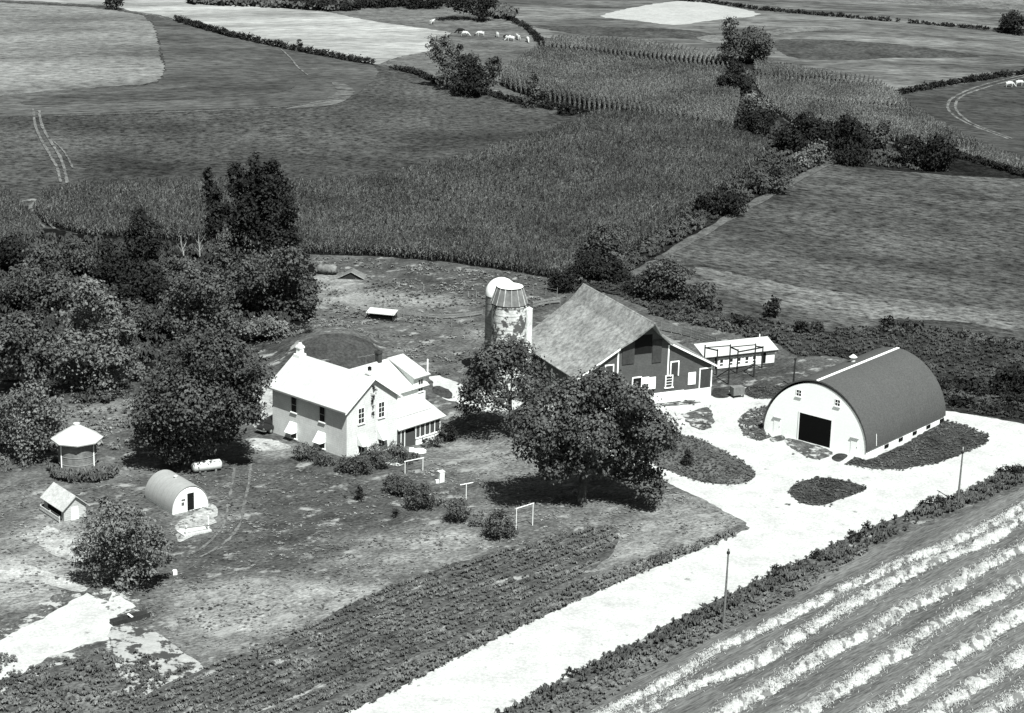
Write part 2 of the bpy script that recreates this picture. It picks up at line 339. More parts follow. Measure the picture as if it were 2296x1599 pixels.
patch('wood_floor', [(-260, 565), (80, 515), (200, 530), (450, 545), (560, 562), (690, 572), (705, 700), (650, 752), (530, 778), (480, 800), (400, 830), (330, 830), (260, 850), (150, 860), (90, 850), (-260, 850)], fieldmat('wood_floor', 46, (0.35, 0.2), (0.4, 1.2), bump=1.0), 0.5)
m_soil = mat('dark_soil', al(48), 0.95, (0.3, 0.3), (0.3, 2), bump=0.5, bscale=2)
CORN_NEAR = [(1350, 270), (1480, 276), (1560, 288), (1640, 305), (1720, 332), (1700, 372), (1660, 400), (1560, 470), (1480, 530), (1380, 585), (1290, 630), (1240, 624), (1100, 602), (1000, 588), (850, 576), (690, 570), (560, 560), (455, 545), (200, 530), (110, 508), (72, 478),
             (100, 446), (172, 431), (310, 428), (455, 424), (670, 424), (830, 419), (1000, 384), (1200, 324)]
CORN_LEFT = [(-120, 450), (10, 443), (34, 454), (60, 480), (88, 512), (90, 560), (-120, 580)]
CORN_FAR = [(1218, 108), (1250, 92), (1450, 105), (1600, 128), (1625, 140), (1640, 190), (1660, 220), (1650, 260), (1640, 296), (1560, 280), (1480, 270), (1362, 262), (1250, 240), (1220, 228), (1150, 205), (1120, 190), (1140, 158)]
CORN_RIGHT = [(1690, 150), (1850, 175), (1960, 190), (2005, 216), (2040, 246), (2090, 284), (2180, 326), (2330, 388), (2330, 405), (2200, 366), (2130, 348), (2050, 330), (1900, 292), (1780, 280), (1720, 240), (1695, 195)]
for pl in (CORN_NEAR, CORN_LEFT, CORN_FAR, CORN_RIGHT): patch('corn_ground', pl, m_soil, 2, smooth=0)

# ------------------------------------------------------------------ corn: rows of plants, each field one uncountable mass
def corn(name, poly, label, row_dir, spacing, along, bend, hh=2.2, leaves=6, seed=1, g=1.0, ll=1.0):
    r = np.random.default_rng(seed)
    W = np.array([P(*q)[:2] for q in poly]); c = W.mean(0)
    d = np.array([math.cos(R(row_dir)), math.sin(R(row_dir))]); n = np.array([-d[1], d[0]])
    s = (W - c) @ d; t = (W - c) @ n
    S, T = np.meshgrid(np.arange(s.min() - 2, s.max() + 2, along), np.arange(t.min() - 40, t.max() + 40, spacing))
    S = S + r.uniform(-.4, .4, S.shape) * along; T = T + r.normal(0, .05, T.shape)
    off = bend(S, T)
    x = c[0] + S * d[0] + (T + off) * n[0]; y = c[1] + S * d[1] + (T + off) * n[1]
    k = in_poly(x, y, W); x, y = x[k], y[k]
    m = len(x); z = hgt(x, y)
    hv = hh * r.normal(1, .08, m) * (0.9 + 0.18 * np.sin(x / 9) * np.sin(y / 13))
    V = []; N = 0; F4 = []
    az0 = r.uniform(0, 2 * np.pi, m)
    for i in range(leaves):
        az = az0 + i * 2.4 + r.normal(0, .3, m); base = hv * (0.18 + 0.7 * i / leaves); ln = r.uniform(.35, .6, m) * ll; w = r.uniform(.05, .085, m)
        dx, dy = np.cos(az), np.sin(az); px_, py_ = -dy * w, dx * w
        a = np.stack([x, y, z + base], -1); b = np.stack([x + dx * ln * .55, y + dy * ln * .55, z + base + .28 + 0 * ln], -1); e = np.stack([x + dx * ln, y + dy * ln, z + base + .02 + r.normal(0, .1, m)], -1)
        p = np.stack([px_, py_, 0 * px_], -1)
        blk = np.stack([a - p * .5, a + p * .5, b + p, b - p, e + p * .3, e - p * .3], 1)
        V.append(blk.reshape(-1, 3)); ids = N + np.arange(m)[:, None] * 6
        F4.append(np.concatenate([ids + [0, 1, 2, 3], ids + [3, 2, 4, 5]])); N += 6 * m
    for q in range(2):                                 # stalk and tassel
        az = az0 + q * np.pi / 2; p = np.stack([np.cos(az) * .035, np.sin(az) * .035, 0 * az], -1)
        a = np.stack([x, y, z], -1); b = np.stack([x, y, z + hv], -1); e = b + np.stack([r.normal(0, .05, m), r.normal(0, .05, m), .32 + 0 * az], -1)
        blk = np.stack([a - p, a + p, b + p, b - p, e + p * 3, e - p * 3], 1); V.append(blk.reshape(-1, 3)); ids = N + np.arange(m)[:, None] * 6
        F4.append(np.concatenate([ids + [0, 1, 2, 3], ids + [3, 2, 4, 5]])); N += 6 * m
    o = link(name, mesh_np(name, np.concatenate(V), np.concatenate(F4)), mat('corn_leaf', 0.07, 0.7, (0.25, 0.08), (0.75, 1.1), spec=0) if g == 1.0 else mat('corn_leaf_pale', 0.074 * g, 0.7, (0.3, 0.06), (0.5, 1.1), spec=0))
    return tag(o, label, 'corn', kind='stuff')
CORN_BACK = [q for q in CORN_NEAR if q[0] <= 690]
CORN_MAIN = [q for q in CORN_NEAR if q[0] >= 670]
corn('corn_crop', CORN_MAIN, 'tall dark corn crop filling the middle of the picture behind the silos', DIR(700, 560, 1500, 300), 1.0, 0.3, lambda s, t: 3 * np.sin((s + t * .6) / 30), seed=1)
corn('corn_crop', CORN_BACK, 'tall corn crop behind the poplars and the wood on the left', 84, 1.0, 0.3, lambda s, t: 2 * np.sin((s + t * .6) / 30), seed=5)
corn('corn_crop', CORN_LEFT, 'small corner of tall corn left of the wheel track', 80, 1.0, 0.33, lambda s, t: 3 * np.sin(s / 20), seed=2)
corn('corn_crop', CORN_FAR, 'far pale corn crop with curving rows beyond the hedgerow', 87.5, 1.02, 0.3, lambda s, t: 10 * np.cos((s - 43 - .6 * t) / 27) , 1.9, 5, 3, 1.6, .48)
corn('corn_crop', CORN_RIGHT, 'far corn crop with wiggling rows right of the creek trees', 84, 1.05, 0.3, lambda s, t: 4.5 * np.sin(s / 9 + .5) + 5 * np.sin((s - t) / 30), 1.9, 5, 4, 1.7, .5)

# ------------------------------------------------------------------ yard, road, windrow field
ROAD = [(150, 2110), (-200, 2110), (200, 1900), (500, 1740), (775, 1599), (900, 1540), (1000, 1487), (1200, 1390), (1400, 1300), (1560, 1236), (1650, 1200), (1681, 1184), (1665, 1168), (1640, 1155), (1600, 1132), (1560, 1112), (1500, 1085), (1482, 1072), (1430, 1050), (1370, 1028), (1280, 990), (1180, 952),
        (1100, 926), (1040, 906), (1000, 897), (985, 885), (975, 872), (962, 845), (985, 842), (1030, 860), (1100, 884), (1200, 910), (1300, 905), (1440, 905), (1470, 893), (1560, 888), (1600, 888), (1640, 876), (1675, 868), (1655, 880), (1690, 893), (1740, 890), (1800, 900),
        (1950, 900), (2080, 915), (2108, 919), (2200, 934), (2294, 951), (2480, 975), (2480, 955), (2480, 960), (2296, 1046), (2200, 1085), (2100, 1130), (2000, 1165), (1900, 1205), (1800, 1255), (1700, 1302), (1600, 1350), (1500, 1400), (1350, 1478), (1250, 1530), (1130, 1598), (700, 1820)]
ROAD = [q for q in ROAD if q != (2480, 955)]
patch('road', ROAD, m_gravel, 1, jit=0.12, step=0.6, smooth=0)
m_island = mat('lawn_island', al(134), 0.95, (0.3, 0.3), (0.35, 3), bump=0.5, bscale=4, thick=.2)
m_island2 = mat('lawn_dark', al(92), 0.95, (0.4, 0.3), (0.4, 2.5), bump=0.7, bscale=3, thick=.25)
m_thin = mat('thin_grass', al(122), 0.95, (0.35, 0.5), (0.4, 2.5), bump=0.5, bscale=4, bare=(al(250), 0.53, 0.7, 0.06))
patch('lawn', [(1520, 977), (1568, 985), (1623, 1013), (1665, 1037), (1694, 1064), (1672, 1082), (1637, 1087), (1579, 1082), (1527, 1066), (1492, 1053), (1440, 1030), (1400, 1015), (1470, 985)], m_island, 2, jit=0.1, step=0.5)
patch('lawn', [(1769, 1105), (1785, 1084), (1833, 1073), (1881, 1075), (1942, 1094), (1919, 1108), (1881, 1121), (1843, 1134), (1798, 1129)], m_island2, 2, jit=0.1, step=0.5)
patch('lawn', [(1897, 1041), (1916, 1025), (1942, 1032), (1961, 1027), (2020, 1000), (2105, 952), (2116, 943), (2163, 955), (2217, 977), (2215, 991), (2169, 1014), (2105, 1037), (2025, 1053), (1955, 1052)], m_island2, 2, jit=0.1, step=0.5, smooth=0)
patch('lawn', [(1657, 942), (1679, 923), (1734, 908), (1760, 905), (1715, 967), (1729, 979), (1702, 988), (1670, 977)], m_thin, 2, jit=0.12, step=0.5)
patch('lawn', [(1759, 990), (1780, 985), (1868, 1014), (1830, 1031), (1790, 1015)], m_thin, 2, jit=0.1, step=0.4)
patch('lawn', [(1726, 984), (1752, 976), (1760, 986), (1734, 992)], m_thin, 2, jit=0.06, step=0.4)
patch('lawn', [(1864, 1028), (1880, 1017), (1901, 1022), (1882, 1036)], m_island2, 2, jit=0.06, step=0.4)
patch('lawn', [(1530, 935), (1560, 920), (1590, 915), (1600, 950), (1570, 965)], m_thin, 2, jit=0.15, step=0.5)
patch('lawn', [(1440, 902), (1500, 898), (1570, 900), (1540, 908), (1460, 912)], m_thin, 2, jit=0.1, step=0.4)
patch('lawn', [(1690, 893), (1672, 880), (1680, 866), (1720, 870), (1780, 862), (1800, 872), (1770, 885), (1740, 893)], m_island2, 2, jit=0.15, step=0.5)
patch('lawn', [(1598, 890), (1600, 872), (1625, 872), (1640, 885), (1625, 893)], m_island2, 2, jit=0.12, step=0.5)
patch('lawn', [(968, 872), (985, 866), (1012, 880), (1010, 895), (985, 888)], m_island2, 2, jit=0.1, step=0.4)
patch('worn_ground', [(-120, 1440), (0, 1405), (90, 1365), (190, 1305), (270, 1320), (330, 1360), (290, 1400), (300, 1430), (250, 1460), (170, 1480), (110, 1505), (60, 1530), (-120, 1600)], m_thin, 1, jit=0.5, step=0.6)
patch('farm_lane', [(-120, 1470), (0, 1436), (83, 1394), (194, 1330), (245, 1350), (252, 1327), (304, 1361), (263, 1380), (256, 1408), (250, 1432), (170, 1452), (101, 1478), (76, 1502), (0, 1526), (-120, 1570)], m_gravel, 2, jit=0.13, step=0.6, smooth=0)
patch('sandy_ground', [(250, 1408), (330, 1412), (370, 1430), (420, 1470), (455, 1500), (380, 1530), (306, 1568), (270, 1530), (255, 1470)], mat('weedy_sand', al(235), 0.95, (0.1, 0.5), (0.1, 3), bare=(al(105), 0.5, 0.55, 0.05)), 3, jit=0.2, step=0.6)
patch('sandy_ground', [(80, 1215), (105, 1180), (150, 1200), (200, 1215), (190, 1260), (130, 1250)], m_sand, 3, jit=0.3, step=0.6)
patch('sandy_ground', [(395, 1180), (420, 1160), (470, 1130), (490, 1150), (470, 1185), (430, 1205), (400, 1215)], m_sand, 3, jit=0.3, step=0.6)
patch('sandy_ground', [(0, 1255), (70, 1270), (150, 1300), (195, 1320), (170, 1328), (90, 1310), (-60, 1300)], m_sand, 3, jit=0.12, step=0.6)
patch('house_yard', [(560, 985), (600, 985), (650, 1000), (640, 1008), (590, 1012), (565, 1005)], m_sand, 1, jit=0.2, step=0.4)
patch('house_yard', [(565, 950), (580, 880), (604, 862), (625, 880), (625, 960), (590, 965)], mat('pale_yard_earth', al(235), 0.95, (0.2, 0.4), (0.2, 2), bare=(al(110), 0.6, 0.8, 0.06)), 1, jit=0.2, step=0.4)
for du in (0, 36):
    ribbon('track', [(527 + du, 1040), (522 + du, 1080), (512 + du, 1130), (500 + du, 1180), (465 + du, 1220), (420 + du * .8, 1250)], 0.3, m_track, 4, 0.04, gap=.8)
GARDEN = [(-400, 2050), (-100, 1790), (250, 1610), (300, 1575), (450, 1500), (560, 1462), (640, 1432), (740, 1380), (840, 1330), (1000, 1272), (1200, 1215), (1340, 1182), (1378, 1184), (1385, 1215), (1350, 1262), (1280, 1300), (1100, 1388), (900, 1490), (780, 1545), (500, 1690), (200, 1850), (-150, 2050)]
patch('garden_ground', GARDEN, mat('garden_soil', al(118), 0.95, (0.3, 0.3), (0.4, 2), bump=0.7, bscale=2.5, bare=(al(225), 0.6, 0.3, 0.06), stretch=(ROWS, 0.5, 1.6)), 1, jit=0.3)
ribbon('garden_path', [(760, 1575), (900, 1510), (1050, 1440), (1200, 1372), (1340, 1312), (1420, 1280)], 0.8, m_track, 3, 0.15, gap=1.2)
STRAW_FIELD = [(200, 2110), (740, 1825), (1180, 1600), (1300, 1545), (1450, 1470), (1600, 1395), (1750, 1325), (1900, 1255), (2050, 1190), (2200, 1130), (2296, 1090), (2500, 1000), (2600, 1700), (2600, 2300), (200, 2300)]
patch('stubble_field', STRAW_FIELD, mat('grey_stubble', al(142), 0.95, (0.22, 0.3), (0.34, 3.0), bump=0.5, bscale=3, stretch=(ROWS, 0.2, 1.6), bare=(al(215), 0.64, 0.7, 0.1)), 1, jit=0.3, smooth=0)

# windrows of straw, each a low ragged mound
m_straw = mat('straw', 0.36, 0.95, (0.12, 0.8), (0.2, 5), bump=0.6, bscale=7, thick=.12, stretch=(ROWS + 38, .7, 1.5), bare=(0.13, 0.515, 0.8, 0.07))
WR = [([(900, 1830), (1150, 1700), (1400, 1572), (1570, 1487), (1721, 1402), (1883, 1327), (2031, 1260), (2119, 1222), (2273, 1145), (2420, 1080)], 1.5, 'thin broken straw windrow nearest the weedy roadside verge'),
      ([(950, 1860), (1200, 1725), (1440, 1600), (1552, 1543), (1663, 1497), (1773, 1428), (1902, 1356), (1994, 1315), (2123, 1248), (2196, 1218), (2288, 1174), (2420, 1110)], 2.0, 'long pale straw windrow, second from the roadside verge'),
      ([(1060, 1890), (1310, 1760), (1560, 1630), (1644, 1582), (1721, 1546), (1810, 1490), (1920, 1428), (2012, 1382), (2123, 1325), (2178, 1292), (2288, 1235), (2420, 1170)], 2.2, 'broad pale straw windrow, third from the roadside verge'),
      ([(1240, 1915), (1490, 1780), (1740, 1640), (1828, 1588), (1920, 1526), (2012, 1462), (2123, 1400), (2215, 1345), (2288, 1302), (2420, 1230)], 2.2, 'broad pale straw windrow, fourth from the roadside verge'),
      ([(1380, 1945), (1630, 1800), (1880, 1645), (1975, 1588), (2067, 1525), (2178, 1452), (2270, 1392), (2420, 1300)], 2.2, 'broad pale straw windrow, fifth from the roadside verge'),
      ([(1530, 1970), (1780, 1815), (2030, 1650), (2123, 1586), (2196, 1536), (2288, 1472), (2420, 1385)], 2.2, 'broad pale straw windrow, sixth from the roadside verge'),
      ([(1640, 1975), (1890, 1815), (2140, 1650), (2215, 1600), (2300, 1548), (2420, 1470)], 2.2, 'straw windrow cut by the lower right corner of the field')]
def windrow(px, wid, label, seed):
    r = np.random.default_rng(seed); pts = [P(*q) for q in curve(px, 30)]
    pts = np.array(pts); s = np.concatenate([[0], np.cumsum(np.hypot(*np.diff(pts[:, :2], axis=0).T))]); S = np.arange(0, s[-1], .16)
    x = np.interp(S, s, pts[:, 0]); y = np.interp(S, s, pts[:, 1]); dx, dy = np.gradient(x), np.gradient(y); l = np.hypot(dx, dy); tx, ty = dx / l, dy / l; nx_, ny_ = -ty, tx
    def nz(step, amp):
        k = int(S[-1] / step) + 3; return np.interp(S, np.arange(k) * step, r.normal(0, amp, k))
    wob = nz(6, .35)
    wl = np.clip(wid / 2 * (1 + nz(3, .22) + nz(.8, .16)) + nz(.32, .1), .1, None); wr_ = np.clip(wid / 2 * (1 + nz(2.5, .25) + nz(.9, .25)) + nz(.32, .16), .1, None)
    hh = np.clip(.3 + nz(1.2, .12), .05, .55); prof = [(-1, 0.0), (-.8, .55), (-.45, .9), (0, 1.0), (.45, .9), (.8, .5), (1, 0.0)]; V = []
    for a, hz in prof:
        w = np.where(a < 0, wl * -a, wr_ * a) * (-1 if a < 0 else 1); sh = np.abs(w) * .9                # tongues lean along the row
        px_ = x + nx_ * (w + wob) + tx * sh; py_ = y + ny_ * (w + wob) + ty * sh
        V.append(np.stack([px_, py_, hz * hh * (1 + r.normal(0, .2, len(S)) * (hz > 0)) + .02 - (.03 if hz == 0 else 0)], -1))
    V = np.stack(V, 1); n, k = V.shape[:2]; ids = np.arange(n * k).reshape(n, k)
    Fc = np.stack([ids[:-1, :-1], ids[1:, :-1], ids[1:, 1:], ids[:-1, 1:]], -1).reshape(-1, 4)
    V = V.reshape(-1, 3); nf = int(S[-1] * 75); si = r.uniform(0, S[-1], nf); ii = np.minimum((si / .16).astype(int), len(S) - 1)   # loose straw
    cr = r.normal(0, wid * .36, nf); cr = np.where(cr > 0, cr * 1.15, cr); a_ = np.arctan2(ty[ii], tx[ii]) + r.normal(.5, .5, nf); ln = r.uniform(.08, .26, nf); w_ = r.uniform(.012, .03, nf)
    c_ = np.stack([x[ii] + nx_[ii] * (cr + wob[ii]) + tx[ii] * np.abs(cr) * .8, y[ii] + ny_[ii] * (cr + wob[ii]) + ty[ii] * np.abs(cr) * .8, r.uniform(.04, .12, nf) + .24 * np.exp(-(cr / (wid * .4)) ** 2)], -1)
    d_ = np.stack([np.cos(a_) * ln, np.sin(a_) * ln, r.normal(0, .04, nf)], -1); e_ = np.stack([-np.sin(a_) * w_, np.cos(a_) * w_, 0 * w_], -1)
    fl = np.stack([c_ - d_ - e_, c_ + d_ - e_, c_ + d_ + e_, c_ - d_ + e_], 1).reshape(-1, 3); Fc = np.concatenate([Fc, len(V) + np.arange(nf * 4).reshape(-1, 4)]); V = np.concatenate([V, fl])
    tag(link('windrow', mesh_np('windrow', V, Fc), m_straw, smooth=True), label, 'windrow', 'straw windrows in the cut field')
for i, (px, wdt, lb) in enumerate(WR): windrow(px, wdt * .72, lb, 40 + i)

# ------------------------------------------------------------------ ground cover
def tufts(name, polys, dens_, hgt_, rad, m, label, seed, blades=5, cat='grass', rows=None, clump=None, w=0.09):
    r = np.random.default_rng(seed); V = []; N = 0; Fs = []
    for pl in polys:
        W = np.array([P(*q)[:2] for q in pl]); lo, hi = W.min(0), W.max(0)
        n = int((hi - lo).prod() * dens_); x = r.uniform(lo[0], hi[0], n); y = r.uniform(lo[1], hi[1], n)
        k = in_poly(x, y, W)
        if rows:                                       # planted in rows (direction, spacing, fullness)
            tt = -x * math.sin(R(rows[0])) + y * math.cos(R(rows[0])) + .12 * np.sin((x * math.cos(R(rows[0])) + y * math.sin(R(rows[0]))) / 3); k &= np.cos(2 * np.pi * tt / rows[1]) > rows[2]
        if clump:                                      # patchy cover: keep where a sum of sines is high
            f = np.sin(x * clump[0] + 1.3 * np.sin(y * clump[0] * .7)) * np.sin(y * clump[0] * 1.1 + 2 * np.sin(x * clump[0] * .6)) + r.normal(0, .35, n); k &= f > clump[1]
        x, y = x[k], y[k]; m_ = len(x); z = hgt(x, y); sc_ = r.uniform(hgt_[0], hgt_[1], m_)
        az0 = r.uniform(0, 6.28, m_)
        for b in range(blades):
            az = az0 + b * 6.28 / blades + r.normal(0, .4, m_); ln = rad * r.uniform(.5, 1.1, m_) * sc_ / hgt_[1]
            dx, dy = np.cos(az), np.sin(az); ww = w * r.uniform(.7, 1.4, m_) * sc_ / hgt_[1] * 2
            p = np.stack([-dy * ww, dx * ww, 0 * az], -1)
            a = np.stack([x, y, z], -1); q = np.stack([x + dx * ln * .6, y + dy * ln * .6, z + sc_ * r.uniform(.75, 1.05, m_)], -1); e = np.stack([x + dx * ln * 1.3, y + dy * ln * 1.3, z + sc_ * r.uniform(.4, .8, m_)], -1)
            blk = np.stack([a - p * .4, a + p * .4, q + p, q - p, e + p * .5, e - p * .5], 1)
            V.append(blk.reshape(-1, 3)); ids = N + np.arange(m_)[:, None] * 6; Fs.append(np.concatenate([ids + [0, 1, 2, 3], ids + [3, 2, 4, 5]])); N += 6 * m_
    o = link(name, mesh_np(name, np.concatenate(V), np.concatenate(Fs)), m); return tag(o, label, cat, kind='stuff')
m_weed = mat('weed_leaf', 0.085, 0.8, (0.35, 0.25), (0.4, 2.0), spec=0)
m_weedd = mat('dark_weed_leaf', 0.058, 0.8, (0.4, 0.2), (0.4, 2.0), spec=0)
m_marsh = mat('marsh_leaf', 0.045, 0.8, (0.35, 0.12), (0.35, 1.2))
m_grass = mat('grass_blade', 0.105, 0.85, (0.45, 0.2), (0.45, 1.6), spec=0)
m_dry = mat('dry_grass_blade', 0.14, 0.85, (0.35, 0.2), (0.4, 1.6), spec=0)
tufts('garden_weeds', [GARDEN], 16, (.12, .42), .25, m_weed, 'dense low weeds and vegetables in the strip along the road', 11, 7, 'weeds', rows=(ROWS, 1.15, -.25), clump=(.5, -.75), w=.038)
VERGE = [(160, 2110), (700, 1825), (1130, 1600), (1250, 1531), (1350, 1480), (1500, 1402), (1600, 1352), (1700, 1304), (1800, 1257), (1900, 1207), (2000, 1167), (2100, 1132), (2200, 1087), (2296, 1048), (2420, 1000), (2420, 1030), (2296, 1085), (2200, 1124), (2050, 1186), (1900, 1250), (1750, 1318), (1600, 1388), (1450, 1462), (1300, 1540), (1190, 1600), (760, 1830), (220, 2110)]
tufts('verge_weeds', [VERGE], 11, (.12, .75), .3, m_weedd, 'rank dark weeds on the verge between road and straw field', 12, 8, 'weeds', clump=(.3, -.5), w=.038)
tufts('verge_weeds', [[(1190, 1600), (1300, 1540), (1450, 1462), (1600, 1388), (1750, 1318), (1900, 1250), (1950, 1235), (1800, 1330), (1620, 1420), (1450, 1510), (1320, 1600)]], 6, (.12, .5), .3, m_weed, 'thinner grey weeds on the field side of the verge', 13, 5, 'weeds', w=.045)
tufts('verge_weeds', [[(790, 1599), (910, 1542), (1010, 1487), (1200, 1394), (1400, 1304), (1560, 1240), (1650, 1206), (1640, 1190), (1500, 1238), (1400, 1272), (1290, 1312), (1100, 1400), (900, 1500), (760, 1575), (480, 1720), (150, 1890), (-200, 2080), (-180, 2100), (210, 1896), (510, 1738)]], 7, (.12, .55), .3, m_weed, 'weeds on the house side edge of the gravel road', 14, 5, 'weeds', w=.045)
tufts('marsh_weeds', [[(1230, 628), (1330, 602), (1430, 616), (1470, 645), (1550, 690), (1640, 706), (1720, 716), (1800, 736), (1900, 749), (2000, 743), (2120, 746), (2296, 776), (2420, 800), (2420, 975), (2294, 946), (2200, 930), (2108, 916), (2000, 850), (1880, 800), (1790, 800), (1740, 770), (1600, 740), (1480, 706), (1380, 662)]],
      3.0, (.1, .5), .42, m_marsh, 'rank dark weeds in the wet ground behind the barn and arched shed', 15, 8, 'weeds', w=.055)
tufts('field_grass', [[(-60, 1100), (100, 1080), (300, 1060), (520, 1050), (760, 1060), (860, 1100), (1000, 1200), (1000, 1270), (820, 1340), (620, 1440), (450, 1500), (300, 1420), (200, 1330), (-60, 1330)]], 3, (.03, .15), .2, m_grass, 'rough uncut grass on the slope below the house', 16, 5, clump=(.8, -.2), w=.04)
tufts('field_grass', [[(-60, 1440), (80, 1500), (260, 1450), (420, 1500), (300, 1580), (250, 1640), (-60, 1640)]], 8, (.15, .5), .27, m_weed, 'bushy grey weeds in the lower left corner', 17, 6, 'weeds', clump=(.9, -.35), w=.042)
tufts('lawn_grass', [[(860, 1090), (1000, 1010), (1100, 990), (1300, 1010), (1500, 1095), (1640, 1158), (1670, 1183), (1560, 1232), (1400, 1290), (1340, 1180), (1100, 1240), (980, 1200)]], 4, (.04, .16), .2, m_dry, 'thin dry lawn grass under the big spreading tree', 18, 5, clump=(.6, .25), w=.035)
tufts('pasture_grass', [[(690, 575), (1000, 592), (1250, 630), (1290, 662), (1180, 700), (1080, 760), (1000, 850), (900, 790), (760, 735), (600, 790), (560, 760), (690, 720)]], 3, (.08, .34), .3, m_grass, 'patchy grazed grass in the lot behind the house', 19, 5, clump=(.4, .2), w=.05)
tufts('lane_weeds', [[(-60, 880), (150, 890), (300, 870), (320, 960), (270, 1010), (120, 1010), (60, 1060), (-60, 1060)]], 4, (.12, .5), .32, m_grass, 'rough grass under the trees by the round corn crib', 20, 5, clump=(.6, -.1), w=.05)
tufts('undergrowth', [[(-60, 575), (80, 530), (200, 545), (450, 560), (560, 575), (680, 590), (690, 690), (640, 740), (520, 765), (400, 815), (300, 820), (200, 840), (-60, 840)]], 1.8, (.4, 1.5), .7, mat('undergrowth_leaf', 0.035, 0.8, (0.4, 0.15), (0.35, 1.4)), 'tangled dark undergrowth on the floor of the left wood', 34, 8, 'undergrowth', w=.09)
tufts('creek_weeds', [[(1640, 150), (1690, 160), (1700, 240), (1760, 290), (1900, 305), (2050, 345), (2130, 356), (2130, 390), (1860, 362), (1750, 416), (1600, 500), (1480, 570), (1400, 615), (1290, 640), (1380, 588), (1480, 533), (1560, 473), (1660, 403), (1704, 374), (1720, 332), (1650, 290)]], 1.4, (.3, 1.0), .6, m_marsh, 'dark weeds along the creek and fence line', 35, 7, 'weeds', w=.08)
ISL = [[(1520, 974), (1568, 981), (1626, 1011), (1669, 1036), (1698, 1064), (1674, 1086), (1636, 1090), (1579, 1086), (1524, 1069), (1488, 1055), (1440, 1030), (1470, 985)], [(1765, 1106), (1783, 1081), (1833, 1070), (1883, 1072), (1948, 1094), (1921, 1111), (1881, 1124), (1843, 1137), (1796, 1131)],
       [(1894, 1043), (1916, 1027), (1945, 1034), (2020, 1004), (2105, 956), (2120, 942), (2166, 953), (2221, 977), (2219, 993), (2169, 1017), (2105, 1040), (2025, 1056), (1955, 1055)], [(1653, 944), (1679, 920), (1734, 905), (1740, 912), (1715, 967), (1731, 981), (1702, 991), (1668, 979)], [(1668, 868), (1720, 868), (1780, 860), (1802, 872), (1772, 887), (1740, 896), (1690, 895)]]
tufts('lawn_grass', ISL, 9, (.06, .26), .2, mat('island_blade', 0.06, 0.85, (0.4, 0.25), (0.4, 1.8)), 'short grass on the islands between the gravel drives', 36, 5, w=.035)
tufts('drive_weeds', [[(1700, 1000), (1760, 985), (1870, 1018), (1830, 1036), (1780, 1022)], [(1520, 925), (1600, 905), (1610, 950), (1560, 970)], [(1440, 898), (1580, 896), (1560, 912), (1450, 914)], [(1740, 1120), (1800, 1140), (1900, 1122), (1960, 1100), (1960, 1108), (1880, 1134), (1790, 1150)]], 1.6, (.05, .22), .2, m_weedd, 'sparse weeds sprouting in the gravel yard', 37, 5, 'weeds', clump=(.8, .1), w=.035)
tufts('crib_weeds', [[(108, 1052), (130, 1045), (175, 1058), (240, 1055), (268, 1050), (268, 1066), (235, 1082), (160, 1085), (112, 1072)]], 14, (.3, 1.0), .36, m_weedd, 'dark weeds crowding the foot of the round corn crib', 21, 6, 'weeds', w=.055)

# ------------------------------------------------------------------ trees and shrubs
def leafmat(kind):
    return {'dark': mat('dark_foliage', 0.06, 0.75, (0.3, 0.35), (0.35, 1.8), spec=0), 'mid': mat('green_foliage', 0.072, 0.75, (0.3, 0.35), (0.35, 1.8), spec=0),
            'light': mat('grey_foliage', 0.115, 0.75, (0.3, 0.35), (0.35, 1.8), spec=0), 'black': mat('deep_foliage', 0.02, 0.75, (0.3, 0.35), (0.35, 1.8), spec=0)}[kind]
def leaf_cloud(lobes, size, cov, r, tight=.17, inner=.22):
    size = size * .8
    C = np.array(lobes, float); ar = (C[:, 3] * C[:, 5]) ** 1.0; ar0 = ar; n = int(min(60000, max(200, (4 * math.pi * ar).sum() * cov * 2.3 / size ** 2)))
    per = 16; nc = max(6, n // per)
    li = r.choice(len(C), nc, p=ar / ar.sum()); d = r.normal(0, 1, (nc, 3)); d[:, 2] += .25; d /= np.linalg.norm(d, axis=1)[:, None]
    rad = np.where(r.random(nc) < inner, r.uniform(.15, .7, nc), r.normal(.88, .11, nc))
    cc = C[li, :3] + d * C[li, 3:6] * rad[:, None]
    dep = np.zeros(nc)
    for q in C: dep = np.maximum(dep, 1 - np.linalg.norm((cc - q[:3]) / q[3:6], axis=1))
    keep = (dep < .45) | (r.random(nc) < .35); li, d, cc = li[keep], d[keep], cc[keep]; nc = len(cc)
    sg = np.minimum(C[li, 3], C[li, 5]) * tight * r.uniform(.6, 1.4, nc) + size * .35
    p = np.repeat(cc, per, 0) + r.normal(0, 1, (nc * per, 3)) * np.repeat(sg, per)[:, None] * [1, 1, .8]
    nn = np.repeat(d, per, 0) * 1.0 + r.normal(0, .62, (nc * per, 3)) + [0, 0, .3]; nn /= np.linalg.norm(nn, axis=1)[:, None]
    t = np.cross(nn, r.normal(0, 1, nn.shape)); t /= np.linalg.norm(t, axis=1)[:, None]; b = np.cross(nn, t)
    s = size * r.uniform(.55, 1.35, (nc * per, 1)) * .5; bend = nn * s * r.uniform(-.5, .5, s.shape)
    p[:, 2] = np.maximum(p[:, 2], .05)
    V = np.stack([p - t * s * 1.25 + bend, p - b * s * .8, p + t * s * 1.25 + bend, p + b * s * .8], 1).reshape(-1, 3)
    return V, np.arange(len(V), dtype=np.int32).reshape(-1, 4)
TN = [0]
